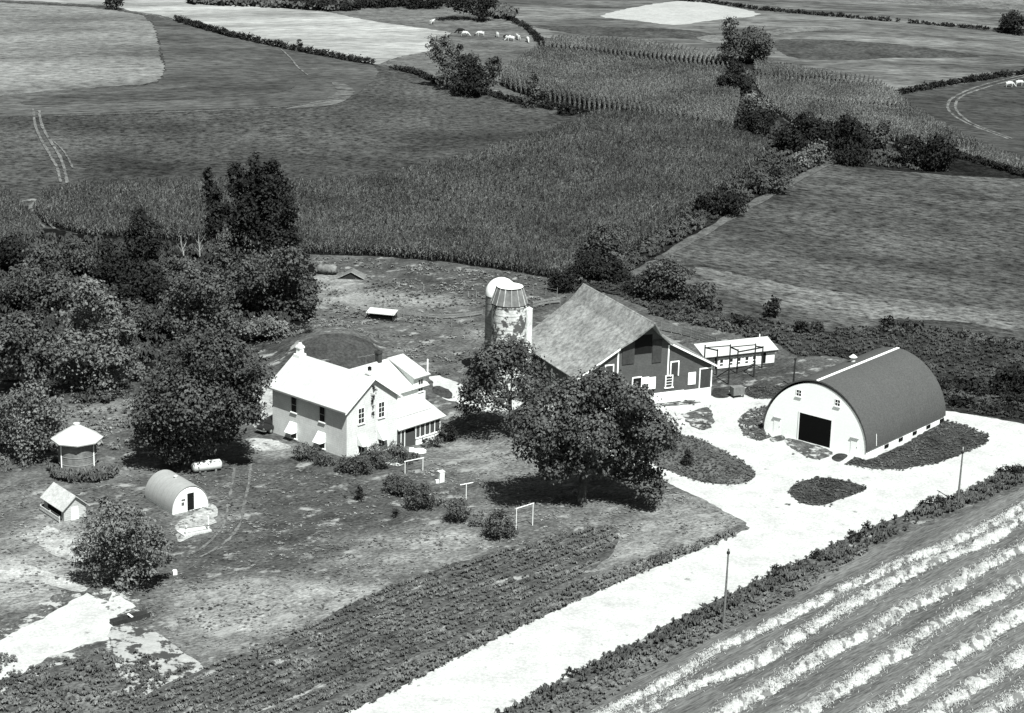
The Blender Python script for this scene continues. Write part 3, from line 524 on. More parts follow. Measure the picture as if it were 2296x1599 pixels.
def tree(base, lobes, label, name='tree', cat='tree', kind='mid', leaf=.42, cov=1.15, trunk=.22, group=None, depth=.55, tight=.145, inner=.2, bark=None, limbs=6, flat=1.0):
    TN[0] += 1; r = np.random.default_rng(1000 + TN[0]); b = P(*base); k = ppm(b); L = []
    us = [q[0] for q in lobes]; half = max(max(abs(q[0] - np.mean(us)) + q[2] for q in lobes) / k, .3); i0 = 0
    for q in lobes:
        off = r.uniform(-1, 1) * max(0, half - q[2] / k) * depth + (r.uniform(-.3, .3) * q[2] / k)
        Y = b[1] + off; d = ray(q[0], q[1]); t = Y / d[1]; p = np.array([0, 0, H]) + d * t; rr = q[2] * 1.07 / k
        L.append((p[0] - b[0], p[1] - b[1], max(p[2] - b[2], rr * .55), rr, rr * 1.05, rr * flat * (.92 if len(q) < 4 else q[3])))
    o = empty(name, b, label=label, cat=cat, group=group)
    V, Fc = leaf_cloud(L, leaf, cov, r, tight, inner)
    link('crown' if cat == 'tree' else 'foliage', mesh_np('crown', V, Fc), leafmat(kind), o)
    m = MB(); A = np.array(L); top = A[:, 2].max(); ctr = A[:, :3].mean(0)
    hT = max(.3, min(top * .62, ctr[2]))
    def pt(f): return (ctr[0] * f * f * .8, ctr[1] * f * f * .8, hT * f - (.15 if f == 0 else 0))
    m.tube([pt(0), (pt(.08)[0], pt(.08)[1], hT * .05 + .1), pt(.35), pt(.7), pt(1)], [trunk * 1.7, trunk * 1.15, trunk, trunk * .8, trunk * .5], 8)
    order = np.argsort(-A[:, 3])[:limbs] if cat == 'tree' else []
    for i in order:
        f = r.uniform(.4, .85); s = np.array(pt(f)); e = A[i, :3]; mid = (s + e) / 2 + [0, 0, -.08 * np.linalg.norm(e - s)]
        m.tube([s, mid, e * .97 + s * .03, e + (e - s) * .12], [trunk * .5, trunk * .34, trunk * .16, .02], 6)
    m.build('trunk' if cat == 'tree' else 'stem', bark or M_bark(), o, True)
    return o

# yard trees
tree((1303, 1130), [(1335, 905, 62), (1262, 925, 58), (1200, 962, 44), (1405, 935, 56), (1470, 968, 42), (1330, 975, 58), (1250, 1010, 50), (1420, 1010, 46), (1452, 1078, 34), (1190, 1000, 34), (1300, 1032, 34), (1348, 1040, 26), (1395, 1050, 26), (1348, 868, 36), (1498, 985, 24), (1240, 1048, 30),
     (1170, 940, 26), (1465, 1106, 20), (1430, 900, 30), (1380, 870, 26), (1290, 885, 34)], 'huge spreading oak on the lawn with a broad shadow beneath it', 'oak_tree', kind='mid', leaf=.4, cov=1.6, trunk=.45, limbs=12, tight=.15, inner=.12)
tree((1147, 978), [(1115, 818, 44), (1165, 812, 40), (1078, 862, 34), (1105, 885, 36), (1058, 905, 24), (1200, 845, 30), (1148, 790, 28), (1218, 880, 24), (1180, 868, 26), (1085, 812, 26), (1050, 880, 18), (1195, 905, 22)], 'airy tree with a bare leaning trunk in front of the silos', 'tree', kind='dark', leaf=.4, cov=1.0, trunk=.24, limbs=10, tight=.22, inner=.12)
tree((418, 1050), [(470, 788, 52), (420, 830, 62), (530, 828, 56), (572, 850, 32), (362, 882, 50), (430, 900, 76), (520, 898, 58), (562, 925, 26), (345, 950, 40), (420, 966, 58), (490, 955, 40), (328, 918, 30), (365, 1000, 28), (510, 790, 30), (440, 770, 24), (330, 975, 26), (395, 1010, 30)],
     'large dense round maple beside the brick house', 'maple_tree', kind='dark', leaf=.4, cov=1.5, trunk=.4, limbs=8)
tree((262, 1312), [(272, 1180, 40), (222, 1180, 28), (322, 1205, 32), (250, 1148, 20), (198, 1222, 26), (262, 1240, 40), (345, 1232, 24), (225, 1280, 26), (186, 1262, 18), (308, 1268, 28), (305, 1150, 16), (368, 1228, 14), (335, 1268, 20), (200, 1158, 12), (280, 1290, 24), (290, 1210, 24), (235, 1125, 9), (275, 1132, 10), (355, 1195, 12), (380, 1255, 10), (168, 1235, 9)],
     'loose bushy grey tree hiding part of the little gabled shed', 'willow_tree', kind='light', leaf=.34, cov=.95, trunk=.2, limbs=14, tight=.22, inner=.1)
# tall poplars and the wood on the left
tree((478, 655), [(466, 405, 9, 3.2), (474, 440, 14, 2.2), (486, 450, 12, 2.4), (484, 485, 19, 1.5), (478, 515, 17)], 'narrow dark poplar spire at the left edge of the tall clump', 'poplar_tree', kind='black', leaf=.45, trunk=.2)
tree((592, 690), [(528, 405, 15, 2.6), (548, 430, 17, 2.4), (572, 398, 19, 2.6), (596, 412, 18, 2.5), (616, 402, 16, 2.6), (634, 440, 18, 2.2), (650, 470, 15, 2.0), (560, 470, 26, 1.6), (590, 480, 30, 1.6), (620, 490, 28, 1.5), (540, 485, 20, 1.5), (560, 530, 36), (622, 535, 38), (655, 530, 18), (515, 480, 14, 1.6)],
     'tallest dark poplar clump rising above the corn behind the house', 'poplar_tree', kind='black', leaf=.45, cov=1.3, trunk=.35, limbs=8)
tree((640, 715), [(650, 590, 34), (602, 600, 42), (670, 636, 32), (690, 676, 22), (562, 620, 40), (632, 660, 42), (600, 670, 30), (700, 640, 14), (680, 700, 16)], 'full dark tree at the right foot of the tall poplars', kind='dark', leaf=.45, trunk=.28)
tree((505, 690), [(500, 560, 24), (525, 600, 28), (495, 620, 24), (530, 650, 26), (505, 590, 20)], 'greyish half bare tree under the poplar spire', kind='mid', leaf=.42, cov=.7, bark=M_pale(), trunk=.16, limbs=5)
tree((450, 775), [(430, 638, 34), (478, 660, 36), (402, 682, 36), (452, 712, 38), (508, 704, 28), (425, 600, 22), (470, 620, 22), (400, 730, 24), (490, 735, 20)], 'rounded mid grey tree between the maple and the poplars', kind='mid', leaf=.42, trunk=.24)
tree((215, 885), [(205, 665, 30), (172, 718, 34), (232, 708, 38), (262, 760, 32), (162, 780, 34), (220, 788, 46), (278, 800, 24), (172, 838, 32), (240, 845, 34), (195, 640, 18), (250, 680, 20), (285, 740, 18)], 'big loose pale topped tree in the middle of the left wood', kind='light', leaf=.44, cov=1.1, trunk=.3, tight=.22)
tree((60, 892), [(60, 740, 34), (22, 758, 34), (100, 778, 32), (52, 800, 42), (12, 818, 32), (90, 828, 34), (40, 720, 18), (-10, 780, 34), (115, 815, 20)], 'broad grey tree at the left edge above the willowy shrub', kind='mid', leaf=.44, trunk=.28)
tree((70, 1035), [(72, 888, 28), (108, 922, 28), (32, 912, 32), (80, 958, 40), (22, 968, 36), (122, 958, 22), (60, 1000, 28), (-10, 940, 30), (130, 935, 14), (95, 870, 14)], 'pale willowy shrub tree left of the round corn crib', 'willow_tree', kind='light', leaf=.36, cov=1.0, trunk=.16, tight=.25, limbs=9)
tree((322, 602), [(312, 498, 20, 1.3), (346, 512, 14, 1.3), (302, 538, 24), (340, 552, 20), (325, 575, 18)], 'small dark twin topped tree against the corn at left', kind='black', leaf=.42, trunk=.14)
THICK = [((30, 620), [(30, 562, 32), (5, 575, 26), (50, 585, 22)], 'dark scrub tree at the left edge of the thicket below the wheel track'), ((100, 640), [(102, 580, 34), (75, 600, 24), (125, 600, 20)], 'dark scrub tree second from the left edge of the thicket'),
         ((172, 628), [(170, 572, 30), (150, 590, 22), (195, 585, 22)], 'low scrub tree in the thicket below the left corn corner'), ((262, 650), [(262, 592, 32), (235, 560, 20), (285, 610, 22), (240, 610, 22)], 'scrub tree left of the small twin topped tree'),
         ((60, 700), [(62, 640, 42), (25, 660, 30), (95, 665, 26)], 'wide dark scrub tree in front of the thicket at the left edge'), ((135, 705), [(132, 650, 38), (160, 670, 26), (105, 680, 24)], 'dark scrub tree left of the big pale topped tree'),
         ((325, 690), [(322, 622, 36), (295, 650, 28), (350, 650, 26)], 'dark scrub tree below the small twin topped tree'), ((385, 670), [(378, 640, 32), (392, 592, 22), (360, 610, 22)], 'scrub tree beside the bare pale snags'),
         ((330, 760), [(320, 720, 34), (350, 760, 26), (300, 700, 24)], 'dark scrub tree above the gap behind the maple'), ((300, 720), [(285, 668, 28), (265, 690, 20)], 'small scrub tree right of the big pale topped tree')]
for i, (b, l, lb) in enumerate(THICK): tree(b, l, lb, 'scrub_tree', kind='dark' if i % 3 else 'black', leaf=.44, trunk=.14, group='scrub trees in the thicket on the left', limbs=3)
def snag(base, h, label, seed, lean=0.0):
    r = np.random.default_rng(seed); b = P(*base); o = empty('dead_tree', b, label=label, cat='dead tree', group='bare pale snags below the poplars'); m = MB()
    m.tube([(0, 0, -.1), (lean * .4, 0, h * .5), (lean, 0, h)], [.16, .11, .03], 7)
    o2 = m.build('trunk', M_pale(), o, True); m = MB()
    for i in range(7):
        z = h * r.uniform(.35, .85); a = r.uniform(0, 6.28); l = r.uniform(.4, 1.1)
        m.tube([(lean * z / h, 0, z), (lean * z / h + l * .6 * math.cos(a), l * .6 * math.sin(a), z + l * .7), (lean * z / h + l * math.cos(a), l * math.sin(a), z + l * 1.5)], [.06, .045, .015], 5)
    m.build('branch', M_pale(), o, True)
snag((477, 640), 7.6, 'tall forked pale dead snag in front of the poplars', 1, .3); snag((449, 592), 4.5, 'slim upright pale snag left of the forked one', 2, -.2); snag((415, 592), 3.4, 'short pale snag against the pale corn stalks', 3, -.6); snag((598, 640), 5.5, 'thin pale snag among the right hand poplar leaves', 4, .8)
def bush(base, lobes, label, **kw):
    kw.setdefault('kind', 'dark'); kw.setdefault('leaf', .26); kw.setdefault('trunk', .05); kw.setdefault('cov', 1.2)
    return tree(base, lobes, label, kw.pop('name', 'bush'), 'bush', **kw)
bush((600, 765), [(560, 738, 22, .8), (600, 730, 26, .7), (640, 740, 22, .7), (680, 748, 12), (530, 742, 14)], 'long low pale brush bank below the poplars', kind='light', leaf=.34)
bush((540, 770), [(535, 748, 18), (520, 758, 12)], 'dark bush in the shade left of the brush bank', kind='black', leaf=.34)
bush((690, 745), [(692, 735, 9)], 'small dark shrub beside the grassy mound'); bush((668, 718), [(668, 708, 12), (678, 715, 8)], 'small dark shrub under the poplars at the lot edge')
bush((190, 905), [(180, 892, 14), (210, 886, 16), (240, 892, 14)], 'low dark shrubs at the edge of the left wood', kind='dark', leaf=.34)
bush((275, 892), [(270, 880, 14), (255, 886, 10)], 'small round shrub beside the maple on the lane', kind='mid', leaf=.3)
bush((310, 852), [(310, 832, 16), (330, 845, 14), (295, 845, 12)], 'grey shrub between the left wood and the maple', kind='light', leaf=.34)

# hedgerow trees across the fields
HG = 'trees in the hedgerow between hay and corn'
tree((1003, 200), [(985, 112, 20, 1.4), (1010, 138, 24), (968, 98, 10, 1.5), (1003, 170, 26), (1000, 96, 12, 1.4), (1025, 110, 11)], 'tall fan shaped tree at the left end of the hedgerow clump', kind='mid', leaf=.5, cov=.9, group=HG)
tree((1052, 216), [(1050, 150, 26), (1070, 176, 28), (1036, 188, 24), (1062, 205, 18), (1045, 135, 12)], 'dense dark tree in the middle of the hedgerow clump', kind='black', leaf=.5, group=HG)
tree((1092, 212), [(1106, 150, 18), (1090, 176, 22), (1116, 166, 11), (1086, 203, 14), (1112, 135, 8)], 'dark tree at the right end of the hedgerow clump', kind='dark', leaf=.5, group=HG)
tree((1203, 240), [(1194, 178, 11, 1.4), (1203, 205, 17), (1216, 214, 13), (1186, 230, 16), (1202, 230, 14), (1225, 205, 7)], 'lone narrow topped tree in the hedgerow right of the clump', kind='dark', leaf=.5, group=HG)
bush((1268, 258), [(1266, 245, 17), (1280, 248, 10)], 'round dark bush in the hedgerow near its right end', kind='black', leaf=.45)
tree((672, 108), [(672, 97, 5, 1.5), (672, 104, 5)], 'tiny upright tree on the ridge hedge', kind='black', leaf=.4, trunk=.08)
CG = 'trees along the creek between the corn fields'
for b, l, lb, kd in [
    ((1640, 152), [(1637, 62, 13, 1.4), (1640, 92, 15, 1.3), (1634, 118, 18)], 'tall spire at the top end of the creek trees', 'dark'), ((1692, 142), [(1690, 90, 24), (1710, 106, 16), (1670, 106, 22), (1695, 120, 22), (1724, 102, 8), (1715, 85, 9)], 'broad tree beside the spire at the top of the creek', 'dark'),
    ((1662, 216), [(1650, 150, 14), (1642, 180, 20), (1665, 190, 18), (1625, 186, 14), (1655, 208, 16)], 'dark tree at the narrow bend of the creek', 'black'), ((1697, 266), [(1692, 230, 18), (1712, 246, 15), (1700, 215, 8)], 'greyish bushy tree at the lower bend of the creek', 'light'),
    ((1690, 300), [(1700, 270, 24), (1670, 284, 20), (1722, 262, 14)], 'dark tree at the left end of the wide creek clump', 'black'), ((1785, 342), [(1808, 276, 16, 1.3), (1782, 302, 24), (1798, 322, 28), (1760, 320, 20)], 'dark pointed tree left of centre in the wide creek clump', 'black'),
    ((1852, 344), [(1840, 296, 22), (1870, 310, 24), (1850, 330, 24)], 'dark rounded tree in the centre of the wide creek clump', 'black'), ((1905, 348), [(1905, 284, 20, 1.2), (1922, 300, 16), (1890, 320, 26), (1930, 322, 20)], 'tallest dark tree right of centre in the wide creek clump', 'black'),
    ((1910, 372), [(1900, 348, 24), (1922, 350, 18)], 'low dark tree in front of the tallest creek tree', 'black'), ((1955, 340), [(1938, 292, 12), (1950, 312, 15), (1975, 310, 17), (1985, 285, 9, 1.5)], 'open twin stemmed tree at the right end of the wide creek clump', 'dark'),
    ((2042, 372), [(2040, 330, 22), (2064, 346, 18), (2020, 328, 12)], 'left one of the two round trees right of the creek clump', 'black'), ((2106, 384), [(2108, 330, 26), (2095, 352, 24), (2125, 346, 18)], 'right one of the two round trees, the rounder and larger', 'black')]:
    tree(b, [(q[0], q[1], q[2] * 1.17) + tuple(q[3:]) for q in l], lb, kind=kd, leaf=.5, group=CG, limbs=4)
SG = 'shrubs along the fence line from the creek to the barn'
for b, l, lb, kd in [
    ((1815, 374), [(1800, 360, 18), (1830, 344, 18), (1842, 330, 10), (1820, 362, 14)], 'pale shrub at the top of the fence line near the creek clump', 'light'), ((1742, 435), [(1715, 410, 22), (1740, 390, 18), (1756, 410, 16), (1690, 400, 14), (1745, 372, 10)], 'bushy shrub second down the fence line', 'dark'),
    ((1622, 482), [(1600, 456, 20), (1650, 456, 20), (1625, 440, 18), (1574, 458, 11, 1.4)], 'dark shrub clump midway down the fence line', 'black'), ((1360, 605), [(1350, 540, 28), (1380, 530, 20), (1330, 560, 24), (1365, 580, 28)], 'tall dark shrub tree at the corn corner behind the barn', 'dark'),
    ((1335, 632), [(1320, 596, 26), (1380, 608, 24), (1296, 604, 18), (1350, 615, 20)], 'dark shrub tree just in front of the corn corner', 'black'), ((1490, 672), [(1490, 618, 34), (1462, 640, 28), (1522, 626, 24), (1492, 655, 32), (1540, 655, 14)], 'round shrub tree standing behind the barn ridge', 'dark'),
    ((1585, 692), [(1580, 660, 22), (1560, 680, 14), (1602, 688, 13)], 'smaller shrub right of the round shrub tree behind the barn', 'dark'), ((1265, 655), [(1258, 632, 20), (1290, 640, 16), (1240, 640, 12)], 'dark shrub at the far ridge end of the barn', 'black'),
    ((1735, 712), [(1733, 690, 12, 1.5), (1725, 702, 10)], 'slim dark sapling in the marsh above the white shed', 'black'), ((1655, 728), [(1655, 718, 11), (1670, 722, 8)], 'small dark shrub in the marsh left of the sapling', 'black'),
    ((2270, 880), [(2262, 852, 24), (2285, 845, 20), (2240, 862, 16)], 'dark shrub clump at the right edge of the marsh', 'black'), ((1440, 660), [(1430, 640, 16), (1412, 650, 14)], 'low dark shrub between corn corner and round shrub tree', 'black'),
    ((1690, 745), [(1680, 735, 10), (1705, 738, 9)], 'low dark brush in the marsh near the white shed roof', 'dark'), ((1820, 745), [(1800, 735, 14), (1835, 738, 14)], 'low dark brush in the marsh above the arched shed', 'black'),
    ((2010, 740), [(1990, 730, 13), (2030, 732, 14), (2060, 738, 10)], 'long low dark brush at the marsh edge of the hay field', 'black'), ((1555, 705), [(1545, 695, 12), (1530, 698, 9)], 'low brush at the foot of the round shrub tree', 'dark')]:
    bush(b, [(q[0], q[1], q[2] * 1.14) + tuple(q[3:]) for q in l], lb, kind=kd, leaf=.42, group=SG, name='shrub', trunk=.09)
b = P(1458, 545); o = empty('sapling', b, label='bare forked sapling at the edge of the corn behind the barn', cat='sapling'); m = MB()
for q in ((-.6, 2.3), (.35, 2.9), (.05, 1.8)): m.tube([(0, 0, -.1), (q[0] * .5, 0, q[1] * .6), (q[0], .1, q[1])], [.07, .06, .02], 5)
m.build('stem', M_dwood(), o)
FG = 'trees at the far top edge of the farmland'
tree((1075, 48), [(1040, 2, 24), (1070, 10, 22), (1095, 6, 16), (1010, -4, 18), (1080, 30, 14), (1000, 4, 12)], 'dark far tree clump at the top edge above the cows', kind='black', leaf=.6, group=FG)
tree((255, 22), [(255, 6, 14), (243, 8, 9), (268, 7, 9)], 'small dark far tree at the top edge near the left corner', kind='black', leaf=.5, group=FG)
tree((2265, 76), [(2268, 48, 22), (2285, 58, 20), (2250, 66, 10), (2262, 60, 16)], 'rounded dark far tree in the top right corner', kind='black', leaf=.55, group=FG)
for i, (u, v, h, lb) in enumerate([(520, 4, 10, 'leftmost low far bush on the top edge of the white field'), (600, 10, 12, 'second far bush on the top edge of the white field'), (660, 14, 15, 'third far bush on the top edge, above the ridge bend'), (720, 22, 18, 'dark far bush on the left shoulder of the pasture hill'), (775, 24, 15, 'far bush just right of the hill shoulder'), (830, 18, 17, 'far bush on the crest of the pasture hill'), (890, 16, 18, 'far bush on the crest, second from the tree clump'), (950, 18, 20, 'far bush on the crest, next to the tree clump')]):
    bush((u, v), [(u, v - h * .6, h), (u + 20, v - h * .5, h * .8), (u - 22, v - h * .5, h * .8)], lb, kind='black', leaf=.6, group='bushes along the far top edge', name='far_bush', trunk=.1)
tufts('ridge_grass', [[(420, 10), (640, 20), (760, 28), (830, 16), (990, 16), (1100, 40), (1150, 50), (1160, 30), (1000, -30), (420, -30)]], .5, (.8, 2.0), 1.2, m_weedd, 'dark undergrowth along the far top edge', 33, 5, 'undergrowth', w=.3)
def hedge(px, wid, h, label, seed, kind='black', leaf=.4):
    r = np.random.default_rng(seed); pts = np.array([P(*q) for q in curve(px, 12)]); s = np.concatenate([[0], np.cumsum(np.hypot(*np.diff(pts[:, :2], axis=0).T))]); S = np.arange(0, s[-1], wid * .55)
    o0 = pts[0]; L = [(np.interp(q, s, pts[:, 0]) - o0[0] + r.normal(0, .15), np.interp(q, s, pts[:, 1]) - o0[1] + r.normal(0, .15), float(np.interp(q, s, pts[:, 2])) - o0[2] + h * .45, wid * .6 * r.uniform(.7, 1.2), wid * .6, h * r.uniform(.35, .7)) for q in S]
    V, Fc = leaf_cloud(L, leaf, .9, r); o = link('hedge', mesh_np('hedge', V, Fc), leafmat(kind)); o.location = o0; return tag(o, label, 'hedge')
hedge([(395, 47), (510, 80), (646, 110), (781, 136), (838, 146)], 1.6, 1.3, 'long low dark hedge along the ridge above the mowed hay', 1)
hedge([(880, 156), (930, 166), (985, 190)], 1.3, 1.1, 'short hedge left of the hedgerow tree clump', 2)
hedge([(1040, 212), (1100, 215), (1160, 232), (1240, 246), (1300, 258), (1352, 268)], 1.5, 1.3, 'hedge from the tree clump to the corn corner', 3)
hedge([(1120, 40), (1160, 52), (1193, 74), (1217, 107)], 1.3, .9, 'curved dark hedge right of the grazing cows', 4)
hedge([(2010, 214), (2080, 200), (2150, 187), (2296, 167), (2380, 158)], 1.5, 1.2, 'curved dark hedge above the far right hay field', 5)
hedge([(2130, 350), (2200, 368), (2296, 396), (2380, 420)], 1.6, 1.2, 'dark hedge running right from the two round trees', 6)
hedge([(1520, 2), (1600, 8), (1700, 22), (1850, 36), (2016, 50)], 1.5, .9, 'thin far hedge above the bright far field', 7)
hedge([(2040, 52), (2150, 62), (2230, 70), (2300, 75)], 1.6, .9, 'thin far hedge left of the top right tree', 8)
hedge([(1370, 608), (1440, 560), (1520, 515), (1570, 482)], 1.6, 1.0, 'low brush line beside the corn along the fence', 9, 'dark')
hedge([(1470, 705), (1560, 725), (1660, 745), (1760, 770)], 1.6, .8, 'low brush line behind the barn fence', 10, 'dark')
hedge([(1880, 750), (2000, 746), (2120, 750), (2296, 782), (2380, 800)], 2.0, .8, 'low dark brush line between hay field and marsh', 11, 'dark')
hedge([(2115, 905), (2200, 918), (2300, 935)], 2.0, 1.1, 'dark brush line behind the drive right of the arched shed', 12, 'black')
hedge([(2130, 870), (2200, 880), (2300, 905)], 3.0, 1.3, 'dark brush bank in the marsh above the drive', 13, 'black')
for b, l, lb in [((1746, 1285), [(1742, 1274, 11), (1755, 1280, 9)], 'small bush on the verge, nearest the utility pole'), ((1912, 1212), [(1908, 1202, 11), (1922, 1206, 9)], 'small bush on the verge above the middle windrows'), ((1945, 1195), [(1942, 1180, 8, 1.4)], 'thin tall weed bush on the verge right of the small bush'),
                 ((2095, 1140), [(2085, 1130, 13), (2110, 1126, 13), (2068, 1138, 9)], 'wide dark bush on the verge left of the road pole'), ((2270, 1068), [(2250, 1068, 14), (2280, 1058, 14)], 'dark bush on the verge at the right edge'), ((1282, 1518), [(1280, 1506, 7, 1.5)], 'thin weed bush on the verge at lower centre'), ((1828, 1252), [(1825, 1245, 7)], 'low round bush on the verge between the two small ones')]:
    bush(b, l, lb, kind='black', leaf=.22, group='bushes on the road verge')
# garden shrubs and shrubs round the house
YG = 'shrubs in a row along the lawn edge'
for b, l, lb in [((888, 1108), [(880, 1084, 17), (905, 1090, 18), (895, 1098, 14)], 'shrub nearest the house in the row along the lawn edge'), ((942, 1142), [(940, 1110, 22), (926, 1122, 16), (958, 1122, 15)], 'second shrub from the house in the lawn row'), ((1024, 1170), [(1024, 1142, 23), (1035, 1150, 15)], 'rounded shrub between the clothes pole and the row end'), ((1122, 1208), [(1120, 1174, 26), (1135, 1188, 18), (1108, 1188, 20)], 'darkest round shrub beside the white clothes frame')]:
    bush(b, l, lb, kind='dark', leaf=.24, group=YG)
bush((1080, 1180), [(1075, 1160, 12), (1060, 1165, 10), (1095, 1172, 10)], 'thin pale perennial clump between the last two lawn shrubs', kind='light', leaf=.2, cov=.7)
bush((975, 1135), [(985, 1125, 11), (1000, 1135, 9)], 'pale perennial clump right of the second lawn shrub', kind='light', leaf=.2, cov=.7)
for b, l, lb in [((806, 1122), [(806, 1100, 6, 1.6), (806, 1112, 10)], 'tiny dark evergreen on the slope below the house'), ((1541, 1044), [(1541, 1020, 7, 1.5), (1541, 1034, 13)], 'small dark evergreen on the lawn island behind the oak'), ((888, 1160), [(888, 1150, 6, 1.4)], 'tiny sapling below the first lawn shrub')]:
    bush(b, l, lb, kind='black', leaf=.2, name='evergreen_shrub')
for b, l, lb, kd in [((690, 1030), [(680, 1008, 15), (700, 1018, 16), (668, 1018, 10)], 'shrub under the left awning of the long brick wall', 'mid'), ((728, 1045), [(722, 1028, 15), (740, 1036, 12)], 'shrub under the right awning of the long brick wall', 'mid'), ((775, 1058), [(778, 1040, 17), (762, 1046, 12)], 'dark shrub at the near corner of the brick house', 'dark'),
                     ((812, 1062), [(808, 1036, 18), (800, 1050, 14), (825, 1045, 14)], 'dark shrub below the left gable awning', 'dark'), ((848, 1050), [(842, 1012, 18), (850, 1030, 18), (835, 1030, 12), (862, 1035, 12)], 'tall climbing shrub against the white gable wall', 'mid'), ((898, 1040), [(885, 1008, 15), (900, 1022, 17), (912, 1030, 13)], 'shrub at the gable corner beside the porch', 'mid'),
                     ((1000, 990), [(1002, 968, 17), (1015, 978, 12), (990, 982, 10)], 'dark shrub at the right end of the porch', 'black'), ((965, 1003), [(955, 994, 9), (972, 992, 10), (985, 990, 9)], 'low shrubs along the porch wall', 'dark'), ((925, 1032), [(928, 1024, 8), (915, 1034, 9)], 'low shrub beside the white oval slab', 'dark')]:
    bush(b, l, lb, kind=kd, leaf=.22, group='shrubs against the brick house', cov=1.0)

# ------------------------------------------------------------------ buildings
def G0(q): return P(*q)
def window(par, side, c, z, w, h, panes=(2, 2), name='window', fr=.08, sill=True, m_frame=None, at=0.0):
    """window in a wall whose outside faces -y ('y') or -x ('x') of the parent frame, centred at c, sill at z"""
    T = (lambda a, o, zz: (c + a, at - o, zz)) if side == 'y' else (lambda a, o, zz: (at - o, c + a, zz))
    f = MB(T); f.box(-w / 2 - fr, -w / 2, -.02, .05, z, z + h).box(w / 2, w / 2 + fr, -.02, .05, z, z + h).box(-w / 2 - fr, w / 2 + fr, -.02, .052, z + h, z + h + fr)
    for i in range(1, panes[0]): f.box(-w / 2 + w * i / panes[0] - .02, -w / 2 + w * i / panes[0] + .02, -.01, .045, z, z + h)
    for j in range(1, panes[1]): f.box(-w / 2, w / 2, -.012, .048, z + h * j / panes[1] - .022, z + h * j / panes[1] + .022)
    o = f.build(name, m_frame or M_white(), par)
    MB(T).box(-w / 2, w / 2, -.04, .02, z, z + h).build('pane', M_glass(), o)
    if sill: MB(T).box(-w / 2 - fr * 1.6, w / 2 + fr * 1.6, -.02, .14, z - .12, z).build('sill', M_white(), o)
    return o
def gable_roof(par, x0, x1, y0, y1, ze, zr, t=.14, m=None, axis='y', name='roof', xr=None):
    """ridge along y over x0..x1 (axis 'y') or along x over y0..y1 (axis 'x')"""
    b = MB()
    if axis == 'y':
        xr = (x0 + x1) / 2 if xr is None else xr
        b.slab([(x0, y0, ze), (x0, y1, ze), (xr, y1, zr), (xr, y0, zr)], t); b.slab([(xr, y0, zr), (xr, y1, zr), (x1, y1, ze), (x1, y0, ze)], t)
    else:
        yr = (y0 + y1) / 2 if xr is None else xr
        b.slab([(x0, y0, ze), (x1, y0, ze), (x1, yr, zr), (x0, yr, zr)], t); b.slab([(x0, yr, zr), (x1, yr, zr), (x1, y1, ze), (x0, y1, ze)], t)
    return b.build(name, m, par)

# ---- brick farmhouse: local x along the gable wall, y along the long wall
m_brick = mat('pale_painted_brick', 0.55, 0.9, (0.14, 0.6), (0.16, 5), bump=.3, bscale=9, coord='obj', wave=(2, 4.0, 0.12, 0.15), thick=.02)
m_roofw = mat('pale_sheet_roof', 0.4, 0.6, (0.12, 0.5), (0.1, 3), coord='obj', spec=.2, wave=(1, 1.5, .14, .07))
m_grayroof = mat('grey_roof', 0.35, 0.7, (0.15, 0.6), (0.1, 5), coord='obj')
HO = np.array([-18.13, 234.2, 0.0]); HRZ = R(48)
house = empty('farmhouse', HO, HRZ, label='two storey pale brick farmhouse with white roof and screened porch', cat='house')
W_, L_, ZE, ZR = 7.9, 12.3, 5.85, 8.75
b = MB(); b.prism([(0, -1.2), (W_, -1.2), (W_, ZE), (W_ / 2, ZR - .28), (0, ZE)], 0, L_); b.build('wall', m_brick, house)
rf = gable_roof(house, -.56, W_ + .5, -.4, L_ + .4, ZE - .26, ZR, .13, m_roofw)
b = MB()                                                # barge boards and eave boards
for x0, z0, x1, z1 in ((-.58, ZE - .46, W_ / 2, ZR - .19), (W_ / 2, ZR - .19, W_ + .52, ZE - .46)):
    b.add([(x0, -.36, z0), (x1, -.36, z1), (x1, -.36, z1 + .05), (x0, -.36, z0 + .05), (x0, -.43, z0 - .1), (x1, -.43, z1 - .1), (x1, -.43, z1 + .08), (x0, -.43, z0 + .08)], [(0, 1, 2, 3), (4, 7, 6, 5), (0, 4, 5, 1), (3, 2, 6, 7), (0, 3, 7, 4), (1, 5, 6, 2)])
b.build('barge_board', M_white(), rf)
MB().box(-.60, -.56, -.4, L_ + .4, ZE - .44, ZE - .26).build('gutter', mat('grey_gutter', .2, .6, (.1, 1), (.1, 4), coord='obj'), rf)
def chimney(par, x, y, z0, z1, w, m, cap=True, pot=False):
    c = MB().box(x - w / 2, x + w / 2, y - w / 2, y + w / 2, z0, z1); 
    if cap: c.box(x - w / 2 - .08, x + w / 2 + .08, y - w / 2 - .08, y + w / 2 + .08, z1 - .32, z1 - .12)
    o = c.build('chimney', m, par)
    MB().box(x - w / 4, x + w / 4, y - w / 4, y + w / 4, z1, z1 + (.28 if pot else .03)).build('flue', M_dark() if not pot else M_white(), o); return o
m_wchim = mat('white_chimney', .75, .8, (.1, .8), (.1, 5), coord='obj'); m_dchim = mat('dark_chimney', .05, .9, (.3, 1), (.2, 6), coord='obj')
c = chimney(house, W_ / 2, L_ - .35, 8.2, 9.75, .62, m_wchim, True, True); MB().box(W_ / 2 - .6, W_ / 2 + .5, L_ - .85, L_ + .1, 8.0, 8.75).build('chimney_base', m_wchim, c)
c = chimney(house, W_ / 2 + .2, .75, 8.35, 9.15, .5, m_wchim); MB().box(W_ / 2 + .45, W_ / 2 + .75, .95, 1.25, 8.4, 9.5).build('flue', M_dark(), c)
